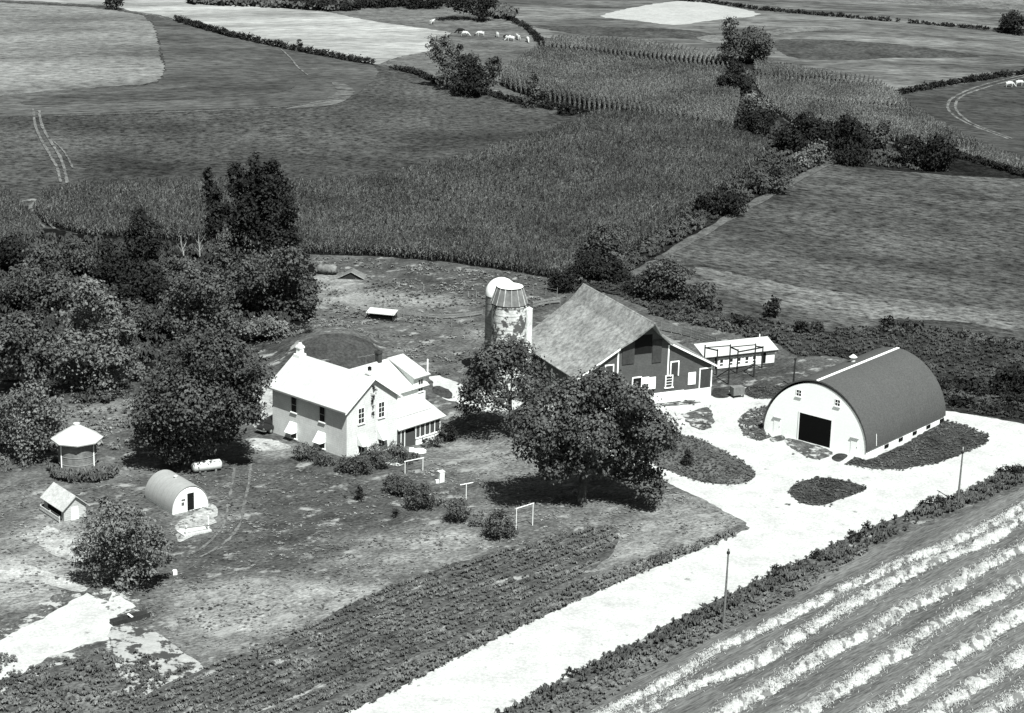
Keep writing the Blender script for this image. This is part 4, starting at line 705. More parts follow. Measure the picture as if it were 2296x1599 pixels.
for y in (8.65, 3.95):
    window(house, 'x', y, 3.35, .8, 1.75, (1, 2), m_frame=mat('grey_window_frame', .35, .7, (.1, 1), (.1, 4), coord='obj'))
    w = window(house, 'x', y + .05, .25, .9, 1.75, (1, 2))
    a = MB(); a.slab([(-.06, y - .55, 2.15), (-.06, y + .65, 2.15), (-.95, y + .65, 1.05), (-.95, y - .55, 1.05)], .04)
    for yy in (y - .55, y + .65): a.add([(-.05, yy, 2.13), (-.93, yy, 1.03), (-.05, yy, 1.03), (-.05, yy + .02, 2.13), (-.93, yy + .02, 1.03), (-.05, yy + .02, 1.03)], [(0, 1, 2), (3, 5, 4), (0, 3, 4, 1), (1, 4, 5, 2), (0, 2, 5, 3)])
    a.build('awning', M_white(), w)
for x in (2.2, 5.35):
    window(house, 'y', x, 3.65, .85, 1.75, (2, 3), m_frame=M_white())
    w = window(house, 'y', x + .05, .2, .9, 1.9, (2, 2))
    a = MB(); a.slab([(x - .55, -.06, 2.3), (x + .65, -.06, 2.3), (x + .65, -.95, 1.2), (x - .55, -.95, 1.2)], .04)
    for xx_ in (x - .55, x + .63): a.add([(xx_, -.05, 2.28), (xx_, -.93, 1.18), (xx_, -.05, 1.18), (xx_ + .02, -.05, 2.28), (xx_ + .02, -.93, 1.18), (xx_ + .02, -.05, 1.18)], [(0, 1, 2), (3, 5, 4), (0, 3, 4, 1), (1, 4, 5, 2), (0, 2, 5, 3)])
    a.build('awning', mat('canvas_awning', .7, .8, (.1, 1), (.1, 4), coord='obj'), w)
MB().box(4.35, 4.45, -.06, -.02, 2.2, 5.5).build('downpipe', M_metal(), house)
cl_, cf_ = leaf_cloud([(4.0 + .1 * math.sin(q * 3), -.03, 4.6 + q * .55, .16 + .02 * q, .07, .3) for q in range(6)], .2, .8, np.random.default_rng(5))
link('creeper', mesh_np('creeper', cl_, cf_), leafmat('dark'), house)
# rear wing behind the porch
m_wsid = mat('white_clapboard', .78, .8, (.05, .6), (.03, 5), coord='obj', wave=(2, 6.0, .15, .15))
WX0, WX1, WY0, WY1 = W_, 16.3, 3.8, 12.0
wing = MB().prism([(WY0, -1.2), (WY1, -1.2), (WY1, 4.4), ((WY0 + WY1) / 2, 6.75), (WY0, 4.4)], WX0 + .003, WX1)
wing.v = [(y, x, z) for x, y, z in wing.v]; wing.build('wing_wall', m_wsid, house)
wr2 = gable_roof(house, WX0 - 3.0, WX1 + .3, WY0 - .42, WY1 + .42, 4.2, 6.95, .12, m_roofw, 'x', 'wing_roof')
dm = MB(); dm.add([(14.3, 3.795, 2.6), (16.29, 3.795, 2.6), (16.29, 3.795, 5.5), (14.3, 3.795, 5.5), (14.3, 7.7, 4.3), (16.29, 7.7, 4.3), (16.29, 7.4, 6.7), (14.3, 7.4, 6.7)], [(0, 1, 2, 3), (4, 7, 6, 5), (0, 4, 5, 1), (3, 2, 6, 7), (0, 3, 7, 4), (1, 5, 6, 2)])
dm.build('dormer_wall', m_wsid, house)
MB().slab([(14.05, 3.35, 5.5), (16.75, 3.35, 5.5), (16.65, 7.9, 7.02), (14.05, 7.9, 7.02)], .13).build('dormer_roof', m_roofw, house)
window(house, 'y', 15.45, 3.6, .75, 1.45, (2, 2), at=3.795)
chimney(house, 12.6, 7.9, 6.6, 8.25, .58, m_dchim)
c = MB().cyl(16.5, 3.7, 5.2, 7.3, .1, .09); c.build('vent_pipe', M_white(), house)
an = MB().cyl(9.3, 6.6, 6.0, 8.6, .02, .015, 5)         # aerial
an.tube([(8.2, 6.85, 8.55), (10.4, 6.35, 8.55)], .014, 5)
for q in (-.9, -.3, .4, 1.0): an.tube([(9.3 + q - .12, 6.6 - .23 * q - .4, 8.56), (9.3 + q + .12, 6.6 - .23 * q + .4, 8.56)], .01, 4)
an.build('aerial', mat('grey_gutter', .2), house)
# screened porch
PX1, PY1, PZ = 14.9, 3.8, -1.15
MB().slab([(W_ + .01, -.35, 1.5), (PX1 + .75, -.35, 1.5), (PX1 + .55, PY1, 3.1), (W_ + .01, PY1, 3.1)], .12).build('porch_roof', m_roofw, house)
pw = MB().box(10.9, PX1, -.08, .08, PZ - .3, PZ + .85).box(PX1 - .08, PX1 + .07, .08, PY1, PZ - .3, PZ + .85); pw.build('porch_wall', m_wsid, house)
MB().box(10.85, PX1 + .1, -.16, .13, PZ + .85, PZ + .97).build('porch_sill', M_white(), house)
pp = MB()
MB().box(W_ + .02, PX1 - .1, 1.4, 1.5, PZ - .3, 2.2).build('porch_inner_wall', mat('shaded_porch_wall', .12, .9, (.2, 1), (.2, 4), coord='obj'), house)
for i, x in enumerate((8.5, 9.1, 10.9, 11.6, 12.4, 13.2, 14.0, 14.87)):
    o = MB().box(x - .05, x + .05, -.05, .05, PZ + (.97 if x > 10.8 else -.3), 1.52).build('porch_post', M_white(), house)
for i, (x0, x1) in enumerate(((10.95, 11.55), (11.65, 12.35), (12.45, 13.15), (13.25, 13.95), (14.05, 14.82))):
    MB().box(x0, x1, -.012, .012, PZ + .97, 1.48).build('screen', mat('fly_screen', .06, .7, (.1, 2), (.1, 8), coord='obj'), house)
MB().box(7.95, 8.45, -.012, .012, PZ, 1.48).box(8.55, 9.05, -.012, .012, PZ, 1.48).build('screen', mat('fly_screen', .06), house)
MB().box(9.15, 10.85, -.012, .012, PZ, .75).build('screen_door', mat('fly_screen', .06), house)
MB().box(9.4, 10.7, -1.1, -.1, PZ - .3, PZ + .12).build('step', M_white(), house)

def hloc(x, y, z=None):
    p = np.array([HO[0] + x * math.cos(HRZ) - y * math.sin(HRZ), HO[1] + x * math.sin(HRZ) + y * math.cos(HRZ)]); return np.array([p[0], p[1], float(hgt(*p)) if z is None else z])

# ---- barn
BRZ = R(25.2); BW, BL = 18.3, 16.6; ub = np.array([math.cos(BRZ), math.sin(BRZ)])
BO = np.array([24.41, 259.93]) - BW * ub
barn = empty('barn', (BO[0], BO[1], 0), BRZ, label='big dark plank barn with flared grey shingle roof and hay hood', cat='barn')
m_bwall = mat('dark_red_planks', 0.074, 0.9, (0.18, 1.0), (0.18, 5), bump=.3, bscale=6, coord='obj', wave=(2, 5.0, 0.3, 0.14), thick=.03)
m_shing = mat('weathered_shingle', 0.185, 0.9, (0.4, 0.35), (0.6, 1.7), bump=.4, bscale=3, coord='obj', stretch=(0, 1, 1, 1), thick=.06)
xa, xb, xm = 5.3, 12.1, 9.0
ZP, ZS, ZEB = 10.75, 7.65, 4.35
b = MB(); b.prism([(0, 1.3), (BW, 1.3), (BW, ZEB - .12), (15.2, 5.75), (xb, ZS - .12), (10.6, 8.75), (xm, ZP - .05), (7.2, 8.75), (xa, ZS - .14), (2.2, 5.42), (0, ZEB + .05)], 0, BL); b.build('wall', m_bwall, barn)
b = MB().prism([(-.02, -.5), (BW + .02, -.5), (BW + .02, 1.3), (-.02, 1.3)], -.05, BL + .05); b.build('foundation', mat('whitewashed_stone', .7, .9, (.15, .8), (.1, 4), coord='obj', bump=.3), barn)
t = .18
def rslab(bm, x0, z0, x1, z1, y0, y1, y0b=None): bm.slab([(x0, y0, z0), (x0, y1, z0), (x1, y1, z1), (x1, y0 if y0b is None else y0b, z1)], t)
rl = MB(); NSEG = 8
prof = [(-.5, ZEB + .08), (2.2, 5.72), (xa, ZS + .12), (7.2, 9.05), (xm, ZP + .22)]
hood = [-.45, -.45, -.5, -1.1, -2.2]
for i in range(4): rl.slab([(prof[i][0], hood[i], prof[i][1]), (prof[i][0], BL + .4, prof[i][1]), (prof[i + 1][0], BL + .4, prof[i + 1][1]), (prof[i + 1][0], hood[i + 1], prof[i + 1][1])], t)
rl.build('roof', m_shing, barn)
rr_ = MB(); prof = [(BW + .5, ZEB - .15), (15.2, 6.0), (xb, ZS + .12), (10.6, 9.05), (xm, ZP + .22)]; hood = [-.45, -.45, -.5, -1.1, -2.2]
for i in range(4): rr_.slab([(prof[i + 1][0], hood[i + 1], prof[i + 1][1]), (prof[i + 1][0], BL + .4, prof[i + 1][1]), (prof[i][0], BL + .4, prof[i][1]), (prof[i][0], hood[i], prof[i][1])], t)
rr_.build('roof', m_shing, barn)
for (x0, z0, x1, z1) in ((-.5, ZEB - .02, xa, ZS + .02), (xb, ZS + .02, BW + .5, ZEB - .25)):
    tr = MB(); tr.add([(x0, -.455, z0 - .16), (x1, -.505, z1 - .16), (x1, -.505, z1 + .06), (x0, -.455, z0 + .06), (x0, -.49, z0 - .16), (x1, -.54, z1 - .16), (x1, -.54, z1 + .06), (x0, -.49, z0 + .06)], [(0, 1, 2, 3), (4, 7, 6, 5), (0, 4, 5, 1), (3, 2, 6, 7), (0, 3, 7, 4), (1, 5, 6, 2)]); tr.build('barge_board', M_white(), barn)
def strip(bm, x0, x1, z0, z1, o=.03, d=.03): bm.box(x0, x1, -o - d, -o + .02, z0, z1)
for x, z0, z1 in ((xa, 1.35, ZS - .4), (xb + .05, 3.4, ZS - .35)):
    q = MB(); strip(q, x - .09, x + .09, z0, z1); q.build('corner_board', M_white(), barn)
q = MB(); strip(q, BW - .1, BW + .05, 1.35, ZEB - .25); q.build('corner_board', M_white(), barn)
q = MB(); strip(q, 7.5, 9.85, 6.55, 8.9, .01, .01); q.build('hay_door_opening', M_dark(), barn)
for x0, x1, z0, z1 in ((5.85, 7.46, 5.5, 8.2), (9.9, 11.15, 5.3, 8.1)):
    q = MB(); strip(q, x0, x1, z0, z1, .05, .06); q.build('hay_door', mat('dark_barn_door', .045, .9, (.2, 1), (.2, 5), coord='obj', wave=(0, 5, .3, .14)), barn)
def outlined(x0, x1, z0, z1, sides='tlr', w=.14, name='door'):
    o = MB(); strip(o, x0, x1, z0, z1, .035, .01); p = o.build(name, mat('dark_barn_door', .045), barn)
    q = MB()
    if 't' in sides: strip(q, x0 - w, x1 + w, z1, z1 + w, .03, .045)
    if 'l' in sides: strip(q, x0 - w, x0, z0, z1, .03, .045)
    if 'r' in sides: strip(q, x1, x1 + w, z0, z1, .03, .045)
    if 'b' in sides: strip(q, x0 - w, x1 + w, z0 - w, z0, .03, .045)
    q.build('frame', M_white(), p); return p
outlined(3.7, 4.65, 3.4, 5.55); outlined(12.6, 13.55, 3.3, 5.05); outlined(16.7, 18.05, 1.35, 3.75, 'tl')
q = MB(); strip(q, 7.45, 8.55, 2.55, 3.6, .01, .012); p = q.build('stable_door', M_dark(), barn)
q = MB(); strip(q, 7.3, 7.45, 2.5, 3.75, .03, .04); strip(q, 7.3, 8.6, 3.6, 3.75, .03, .042); strip(q, 8.55, 8.66, 1.35, 3.6, .03, .04); q.build('frame', M_white(), p)
for x0, x1, z0, z1 in ((8.68, 9.6, 2.72, 3.6), (9.55, 10.5, 2.0, 3.5), (15.0, 16.05, 1.95, 3.5)):
    q = MB(); strip(q, x0, x1, z0, z1, .05 if x0 != 9.55 else .075, .05); q.build('white_panel', M_white(), barn)
w = window(barn, 'y', 12.4, 1.95, .8, 1.4, (1, 4), fr=.14)
q = MB(); strip(q, 8.7, 14.5, 1.28, 1.38, .03, .06); q.build('water_table', M_white(), barn)
for y in (2.5, 6.5, 10.5): window(barn, 'x', y, 2.2, .8, .9, (2, 2))
# ---- silos
def silo(x, y, r, h, label, dome):
    o = empty('silo', (x, y, 0), R(20), label=label, cat='silo', group='concrete silos beside the barn')
    m = mat('stained_concrete_staves', .5, .9, (.35, .5), (.3, 2.2), coord='obj', bare=(.08, .5, .8, .05), wave=(2, 1.15, .35, .07), bump=.2) if not dome else mat('plain_concrete_staves', .22, .9, (.3, .5), (.2, 2.5), coord='obj', wave=(2, 1.15, .35, .07))
    MB().lathe([(r, -.3), (r, h), (r - .12, h), (r - .12, h - .2)], 40).build('wall', m, o, True)
    hp = MB()
    for i in range(int(h / .87)): hp.lathe([(r + .012, .5 + i * .87), (r + .03, .52 + i * .87), (r + .012, .54 + i * .87)], 40)
    hp.build('hoop', mat('rusty_steel', .09, .7, (.3, 1), (.2, 5), coord='obj'), o, True)
    ch = MB(); a0, a1 = R(-40), R(-5)                   # chute up the side
    for i in range(5): pass
    ca = R(-28); cx, cy = (r + .28) * math.cos(ca), (r + .28) * math.sin(ca)
    ch.lathe([(.45, -.2), (.45, h - .6), (.0, h - .35)], 14, cx, cy); ch.build('chute', mat('pale_chute', .55, .8, (.3, .8), (.3, 4), coord='obj'), o, True)
    if dome:
        MB().lathe([(r + .06, h - .02), (r + .06, h + .08)] + [((r + .06) * math.cos(R(q)), h + .08 + (r + .06) * math.sin(R(q)) * 1.02) for q in range(6, 91, 6)], 40).build('dome', mat('bright_dome', .8, .5, (.05, .8), (.04, 4), coord='obj', spec=.4), o, True)
    else:
        n = 14; rb, rt, z0, z1 = r + .12, r * .74, h - .02, h + 2.0
        pn = MB().lathe([(rb, z0), (rt, z1)], n); pn.build('roof', mat('grey_metal_roof', .13, .6, (.3, .9), (.25, 3), coord='obj'), o)
        rbm = MB()
        for i in range(n): a = 2 * math.pi * i / n; rbm.tube([(rb * math.cos(a), rb * math.sin(a), z0 + .03), (rt * math.cos(a), rt * math.sin(a), z1 + .03)], .05 if i % 3 else .09, 5)
        rbm.build('roof_rib', mat('pale_rib', .32, .6, (.3, 1), (.3, 4), coord='obj'), o)
        MB().lathe([(rt + .06, z1 - .05), (rt + .08, z1 + .06), (rt - .05, z1 + .1), (0.01, z1 + .12)], n).build('roof_cap', mat('pale_cap', .6, .6, (.2, 1), (.1, 4), coord='obj'), o)
        rg = MB().lathe([(rb + .03, z0 - .08), (rb + .05, z0 + .04)], n * 2).lathe([(rt + .09, z1 - .04), (rt + .1, z1 + .05)], n * 2); rg.build('rim', M_dark(), o)
sx, sy = unp(1142, 880)[:2]; sy = 260.0; sx = float(ray(1142, 700)[0] / ray(1142, 700)[1] * sy)
silo(sx, sy, 2.12, float(zat(689, sx, sy - 2.1)), 'stained concrete silo with ribbed cone roof, nearest the barn', False)
sy2 = 265.0; sx2 = float(ray(1124, 660)[0] / ray(1124, 660)[1] * sy2)
silo(sx2, sy2, 1.93, float(zat(660, sx2, sy2)), 'domed pale concrete silo half hidden behind the other silo', True)
# ---- arched shed (big) and hog house (small): ridge along local y
def arch(n, hw, rise, z0, e=1.9): return [(hw * math.copysign(abs(math.cos(a)) ** (2 / e), math.cos(a)), z0 + rise * abs(math.sin(a)) ** (2 / e)) for a in [math.pi * i / n for i in range(n + 1)]]
m_arc = mat('grey_asphalt_roofing', .068, .9, (.06, .5), (.3, 5), coord='obj', bump=.15, wave=(1, .9, .10, .035))
QRZ = R(-39.3); QW, QL = 13.9, 17.8
q0 = np.array([29.72, 247.8]) + QW / 2 * np.array([math.cos(QRZ), math.sin(QRZ)])
quon = empty('arched_shed', (q0[0], q0[1], 0), QRZ, label='large arched machine shed with grey roof and open black doorway', cat='shed')
pr_ = arch(40, QW / 2 - .03, 6.75, .45); hw = QW / 2
b = MB(); b.prism([(x, z) for x, z in pr_] + [(-hw + .03, -.3), (hw - .03, -.3)], 0, QL); b.build('wall', mat('white_block_wall', .82, .8, (.03, .5), (.03, 4), coord='obj', wave=(2, 2.5, .05, .06)), quon)
po, pi_ = arch(40, hw + .1, 6.95, .75), arch(40, hw - .0, 6.78, .75)
b = MB(); n = len(po); V = [(x, -.12, z) for x, z in po] + [(x, QL + .12, z) for x, z in po] + [(x, -.12, z) for x, z in pi_] + [(x, QL + .12, z) for x, z in pi_]
b.add(V, [(i, i + 1, n + i + 1, n + i) for i in range(n - 1)] + [(2 * n + i, 3 * n + i, 3 * n + i + 1, 2 * n + i + 1) for i in range(n - 1)] + [(i, 2 * n + i, 2 * n + i + 1, i + 1) for i in range(n - 1)] + [(n + i, n + i + 1, 3 * n + i + 1, 3 * n + i) for i in range(n - 1)] + [(0, n, 3 * n, 2 * n), (n - 1, 3 * n - 1, 4 * n - 1, 2 * n - 1)])
rq = b.build('roof', m_arc, quon, True)
MB().box(-.16, .16, -.14, QL + .14, 7.64, 7.76).build('ridge_cap', M_white(), rq)
vt = MB().cyl(-1.2, 9.5, 7.2, 8.2, .28, .28, 12).lathe([(.5, 8.15), (.05, 8.5)], 12, -1.2, 9.5); vt.build('roof_vent', M_metal(), rq)
MB().tube([(hw + .14, 1.9, 1.0), (hw + .02, 1.9, 2.4)], .035, 5).build('conductor', M_white(), rq)
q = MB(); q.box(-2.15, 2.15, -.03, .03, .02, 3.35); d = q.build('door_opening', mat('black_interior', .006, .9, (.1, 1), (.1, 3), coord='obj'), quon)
q = MB(); q.box(-2.3, -2.15, -.06, .02, .0, 3.5).box(2.15, 2.3, -.06, .02, .0, 3.5).box(-2.15, 2.15, -.062, .02, 3.35, 3.5); q.build('frame', M_white(), d)
for x in (-5.15, 5.3):
    p = MB().box(x - .45, x + .45, -.045, .02, .0, 1.95).build('side_door', M_white(), quon)
    MB().box(x - .55, x + .55, -.16, .02, 1.95, 2.05).build('lintel', mat('grey_window_frame', .35), p); MB().box(x + .34, x + .4, -.08, -.04, .9, 1.0).build('handle', M_dark(), p)
for x in (-2.45, 2.75): window(quon, 'y', x, 5.25, .62, .72, (2, 2), fr=.07)
for y in np.arange(4, 17.5, 3.2): MB().box(hw - .02, hw + .06, y, y + .9, .1, .5).build('vent_slot', M_dark(), quon)

hb = P(413, 1178); kk = ppm(hb)
HGZ = R(42); # hog house: arched hut
hog = empty('hog_hut', P(427, 1145), R(38), label='small arched grey hog hut with a white front and open doorway', cat='hut')
hw2, ln2 = 2.1, 5.8
pr2 = arch(24, hw2, 2.35, .2, 2.0)
b = MB().prism(pr2 + [(-hw2, -.2), (hw2, -.2)], 0, ln2); b.build('wall', M_white(), hog)
po, pi_ = arch(24, hw2 + .07, 2.43, .3, 2.0), arch(24, hw2 + .005, 2.365, .3, 2.0); n = len(po); b = MB()
V = [(x, .0, z) for x, z in po] + [(x, ln2 + .05, z) for x, z in po] + [(x, .0, z) for x, z in pi_] + [(x, ln2 + .05, z) for x, z in pi_]
b.add(V, [(i, i + 1, n + i + 1, n + i) for i in range(n - 1)] + [(2 * n + i, 3 * n + i, 3 * n + i + 1, 2 * n + i + 1) for i in range(n - 1)] + [(i, 2 * n + i, 2 * n + i + 1, i + 1) for i in range(n - 1)] + [(n + i, n + i + 1, 3 * n + i + 1, 3 * n + i) for i in range(n - 1)] + [(0, n, 3 * n, 2 * n), (n - 1, 3 * n - 1, 4 * n - 1, 2 * n - 1)])
b.build('roof', mat('corrugated_grey', .25, .7, (.1, .8), (.1, 5), coord='obj', wave=(1, 1.2, .15, .08)), hog, True)
d = MB().box(-.35, .42, -.03, .02, .1, 1.95).build('door_opening', M_dark(), hog)
MB().box(.45, 1.35, -.09, -.03, .1, 2.0).build('open_door', M_white(), hog)
q = MB().box(-1.05, -.6, -.03, .02, 1.25, 1.45).box(-1.05, -.72, -.03, .02, .75, 1.1); q.build('hatch', mat('grey_hatch', .1), hog)
MB().cyl(0, 3.0, 2.5, 2.95, .14, .14, 10).lathe([(.22, 2.93), (.02, 3.05)], 10, 0, 3.0).build('roof_vent', M_metal(), hog)
fl = empty('loading_platform', P(455, 1195), R(36), label='low pale timber platform in front of the arched hog hut', cat='platform')
MB().box(-2.2, .9, -.2, 1.5, .02, .22).build('deck', mat('pale_planks', .45, .9, (.2, 1), (.15, 6), coord='obj', wave=(0, 4, .3, .12)), fl)
for x in (-1.9, .6): MB().box(x - .06, x + .06, -.1, .02, 0, 1.7 if x > 0 else 1.2).build('post', M_white(), fl)
MB().tube([(-2.1, -.12, 1.0), (.8, -.12, .75)], .05, 5).build('rail', M_wood(), fl)
# ---- little gabled shed
sh = empty('small_shed', P(144, 1170), R(38), label='little weathered gabled shed behind the loose grey tree', cat='shed')
w2, l2 = 2.5, 4.5
b = MB().prism([(0, -.2), (w2, -.2), (w2, 1.45), (w2 / 2, 2.5), (0, 1.45)], 0, l2); b.build('wall', mat('pale_boards', .4, .9, (.25, 1), (.2, 5), coord='obj', wave=(2, 5, .35, .15)), sh)
gable_roof(sh, -.35, w2 + .35, -.3, l2 + .2, 1.25, 2.65, .08, mat('pale_shingle', .36, .9, (.15, 1), (.25, 4), coord='obj'))
MB().box(-.03, .0, .6, 3.6, .4, .9).build('opening', M_dark(), sh)
MB().box(.8, 1.6, -.03, .01, 0, 1.4).build('door', M_white(), sh)
bb = MB().box(-.62, -.56, -.1, 4.3, .12, .3).box(-.62, -.56, -.1, 4.3, .42, .6)
for y in (0, 2.1, 4.2): bb.box(-.58, -.48, y - .05, y + .05, 0, .7)
bb.build('side_rail', mat('pale_planks', .45, .9, (.2, 1), (.15, 6), coord='obj'), sh)
# ---- round corn crib
cb = P(175, 1052); crib = empty('corn_crib', cb, 0.2, label='round wire corn crib with a white cone roof', cat='corn crib')
rc, hc = 2.05, 3.75
MB().lathe([(rc, .15), (rc, hc)], 28).build('mesh_wall', mat('wire_mesh_and_corn', .16, .8, (.45, .7), (.35, 3), coord='obj', wave=(2, 5, .4, .2)), crib, True)
MB().lathe([(rc + .12, -.1), (rc + .12, .2), (0, .22)], 28).build('base', mat('pale_base', .6, .9, (.1, 1), (.1, 4), coord='obj'), crib)
for a in (R(215), R(325), R(90), R(20), R(160)): MB().cyl((rc + .06) * math.cos(a), (rc + .06) * math.sin(a), 0, hc + .1, .07, .07, 6).build('post', M_white(), crib)
hoops = MB()
for z in (1.0, 1.9, 2.8): hoops.lathe([(rc + .01, z), (rc + .05, z + .03), (rc + .01, z + .06)], 28)
hoops.build('hoop', mat('grey_gutter', .2), crib)
MB().lathe([(rc + .75, hc - .25), (rc + .78, hc - .12), (.32, hc + 1.35), (.3, hc + 1.45)], 8).build('roof', m_roofw, crib)
MB().lathe([(.34, hc + 1.36), (.36, hc + 1.55), (.01, hc + 1.62)], 12).build('roof_cap', M_metal(), crib)
MB().lathe([(.0, 0), (rc - .08, .25), (rc - .1, 1.0), (.6, 1.7), (0, 1.8)], 20).build('corn_heap', mat('ear_corn', .3, .9, (.2, 2), (.3, 6), coord='obj'), crib)
# ---- long white coop and the pole frame in front of it
CO = np.array([26.08, 271.7]); coop = empty('coop', (CO[0], CO[1], 0), R(24.3), label='long low white coop with a row of framed hatches', cat='coop')
b = MB().prism([(-.3, -.4), (8.5, -.4), (8.5, 1.75), (-.3, 1.75)], 0, 4.0); b.build('wall', m_wsid, coop)
bb = MB(); bb.slab([(-2.0, -.35, 1.8), (8.85, -.35, 1.8), (8.85, 2.6, 2.75), (-2.0, 2.6, 2.75)], .1); bb.slab([(-2.0, 2.6, 2.75), (8.85, 2.6, 2.75), (8.85, 4.3, 2.2), (-2.0, 4.3, 2.2)], .1); bb.build('roof', m_roofw, coop)
MB().box(-1.95, 8.8, -.33, -.28, 1.55, 1.72).build('eave_board', M_dark(), coop)
for i, x in enumerate((.7, 2.1, 3.25, 4.4, 5.5)):
    p = MB().box(x - .42, x + .42, -.04, .01, .35, 1.45).build('hatch', M_white(), coop); MB().box(x - .22, x + .22, -.06, -.03, .75, 1.15).build('pane', M_glass(), p)
    MB().box(x - .24, x + .2, -.06, -.03, .4, .58).build('opening', M_dark(), p)
MB().box(6.55, 7.2, -.05, .01, .1, 1.5).build('door_opening', M_dark(), coop)
MB().box(-.28, .1, -.03, .012, 0, 1.6).build('side_door', M_dark(), coop)
MB().cyl(7.6, 2.5, 2.6, 3.2, .07, .07, 8).build('stove_pipe', M_white(), coop)
pf = empty('pole_frame', P(1633, 862), R(24.3), label='dark open frame of tall poles and beams before the coop', cat='pole frame')
pfl = []
def pfw(u, v): p = P(u, v); o = P(1633, 862); d = p - o; c, s = math.cos(R(24.3)), math.sin(R(24.3)); return (d[0] * c + d[1] * s, -d[0] * s + d[1] * c, p)
tops = []
for (u, v, tv) in ((1576, 872, 773), (1633, 862, 772), (1690, 846, 770), (1606, 842, 783), (1652, 838, 783), (1708, 826, 776)):
    x, y, p = pfw(u, v); h = float(zat(tv, p[0], p[1])); tops.append((x, y, h)); MB().cyl(x, y, -.2, h, .11, .085, 7).build('pole', M_dwood(), pf)
for i, j in ((0, 1), (1, 2), (0, 3), (1, 4), (2, 5), (4, 5)):
    a, c = tops[i], tops[j]; MB().tube([(a[0], a[1], a[2] - .35), (c[0], c[1], c[2] - .15)], .1 if j > 2 else .07, 6).build('beam', M_dwood(), pf)
# ---- utility poles
def pole(u, v, tv, label, r=.11, arm=False):
    p = P(u, v); h = float(zat(tv, p[0], p[1])); o = empty('utility_pole', p, R(30), label=label, cat='pole'); MB().tube([(0, 0, -.4), (.06, 0, h * .5), (.1, 0, h)], [r * 1.25, r, r * .75], 8).build('post', M_dwood() if not arm else M_wood(), o, True)
    MB().box(-.02, .22, -.1, .1, h * .93, h * .93 + .25).build('bracket', M_dwood(), o)
    if arm: MB().cyl(.1, 0, h, h + .3, .03, .03, 5).build('insulator', M_white(), o)
pole(1622, 1400, 1230, 'slim grey utility pole on the verge at lower centre', .1, True); pole(2147, 1128, 1008, 'slim grey utility pole on the verge at the right', .1, True)
pole(1221, 850, 762, 'dark pole standing against the barn roof'); pole(1778, 868, 803, 'dark pole between the coop and the arched shed')
# ---- clothes line frames
m_wpipe = mat('white_pipe', .7, .5, (.05, 1), (.05, 4), coord='obj')
def frame(u0, v0, u1, v1, tv0, label):
    a, c = P(u0, v0), P(u1, v1); h = float(zat(tv0, a[0], a[1])); d = c - a; o = empty('clothes_line', a, label=label, cat='clothes frame', group='clothes line supports on the lawn')
    MB().cyl(0, 0, -.1, h, .045, .045, 7).build('post', m_wpipe, o); MB().cyl(d[0], d[1], d[2] - .1, h, .045, .045, 7).build('post', m_wpipe, o)
    MB().tube([(-.05 * d[0], -.05 * d[1], h), (d[0] * 1.05, d[1] * 1.05, h)], .05, 7).build('crossbar', m_wpipe, o)
frame(908, 1062, 948, 1055, 1034, 'white pipe clothes frame nearest the house'); frame(1157, 1190, 1194, 1178, 1140, 'white pipe clothes frame beside the darkest round shrub')
a = P(1045, 1120); h = float(zat(1085, a[0], a[1])); o = empty('clothes_pole', a, R(28), label='white T shaped clothes pole in the middle of the lawn', cat='clothes pole', group='clothes line supports on the lawn'); MB().cyl(0, 0, -.1, h, .045, .045, 7).build('post', m_wpipe, o); MB().tube([(-.75, 0, h), (.8, 0, h + .05)], .05, 7).build('crossbar', m_wpipe, o)
o = empty('well_cover', P(989, 1080), R(30), label='upright narrow white box on the lawn between the clothes poles', cat='box'); MB().box(-.27, .27, -.25, .25, 0, 1.15).build('housing', M_white(), o); MB().box(-.33, .33, -.31, .31, 1.15, 1.22).build('lid', M_white(), o); MB().box(-.75, -.4, -.3, .0, 0, .35).build('foot_block', M_white(), o)
o = empty('stone_slab', P(938, 1014), R(10), label='white oval slab lying by the porch steps', cat='slab'); MB().lathe([(.0, .3), (.75, .3), (.9, .2), (.92, -.1)], 24).build('slab', M_white(), o); o.scale = (1.0, .75, 1)
MB().box(-1.1, -.5, -.2, .3, -.1, .5).build('block', M_white(), o)
o = empty('paving_slab', P(888, 1038), R(48), label='pale paving slab at the end of the gable path', cat='paving'); MB().box(-.9, .9, -1.0, 1.0, -.1, .06).build('slab', mat('pale_concrete', .62, .9, (.1, 1), (.1, 4), coord='obj'), o)
# ---- fuel tank
o = empty('fuel_tank', P(464, 1057), R(25), label='silver fuel tank lying at the edge of the maple shadow', cat='tank')
def capsule(L, r, z): return [(-L / 2 - r * .45, .01), (-L / 2 - r * .35, r * .6), (-L / 2 - r * .1, r * .92), (-L / 2, r), (L / 2, r), (L / 2 + r * .1, r * .92), (L / 2 + r * .35, r * .6), (L / 2 + r * .45, .01)]
b = MB(lambda x, y, z: (z, x, y + .68)); b.lathe([(r_, z_) for z_, r_ in capsule(2.9, .56, 0)], 22); b.build('shell', mat('silver_paint', .7, .35, (.1, 1), (.08, 5), coord='obj', spec=.6, metal=.3), o, True)
for x in (-.9, .9): MB().box(x - .1, x + .1, -.45, .45, 0, .3).build('cradle', M_wood(), o)
MB().cyl(.2, 0, 1.1, 1.3, .1, .1, 10).build('filler_cap', M_metal(), o)
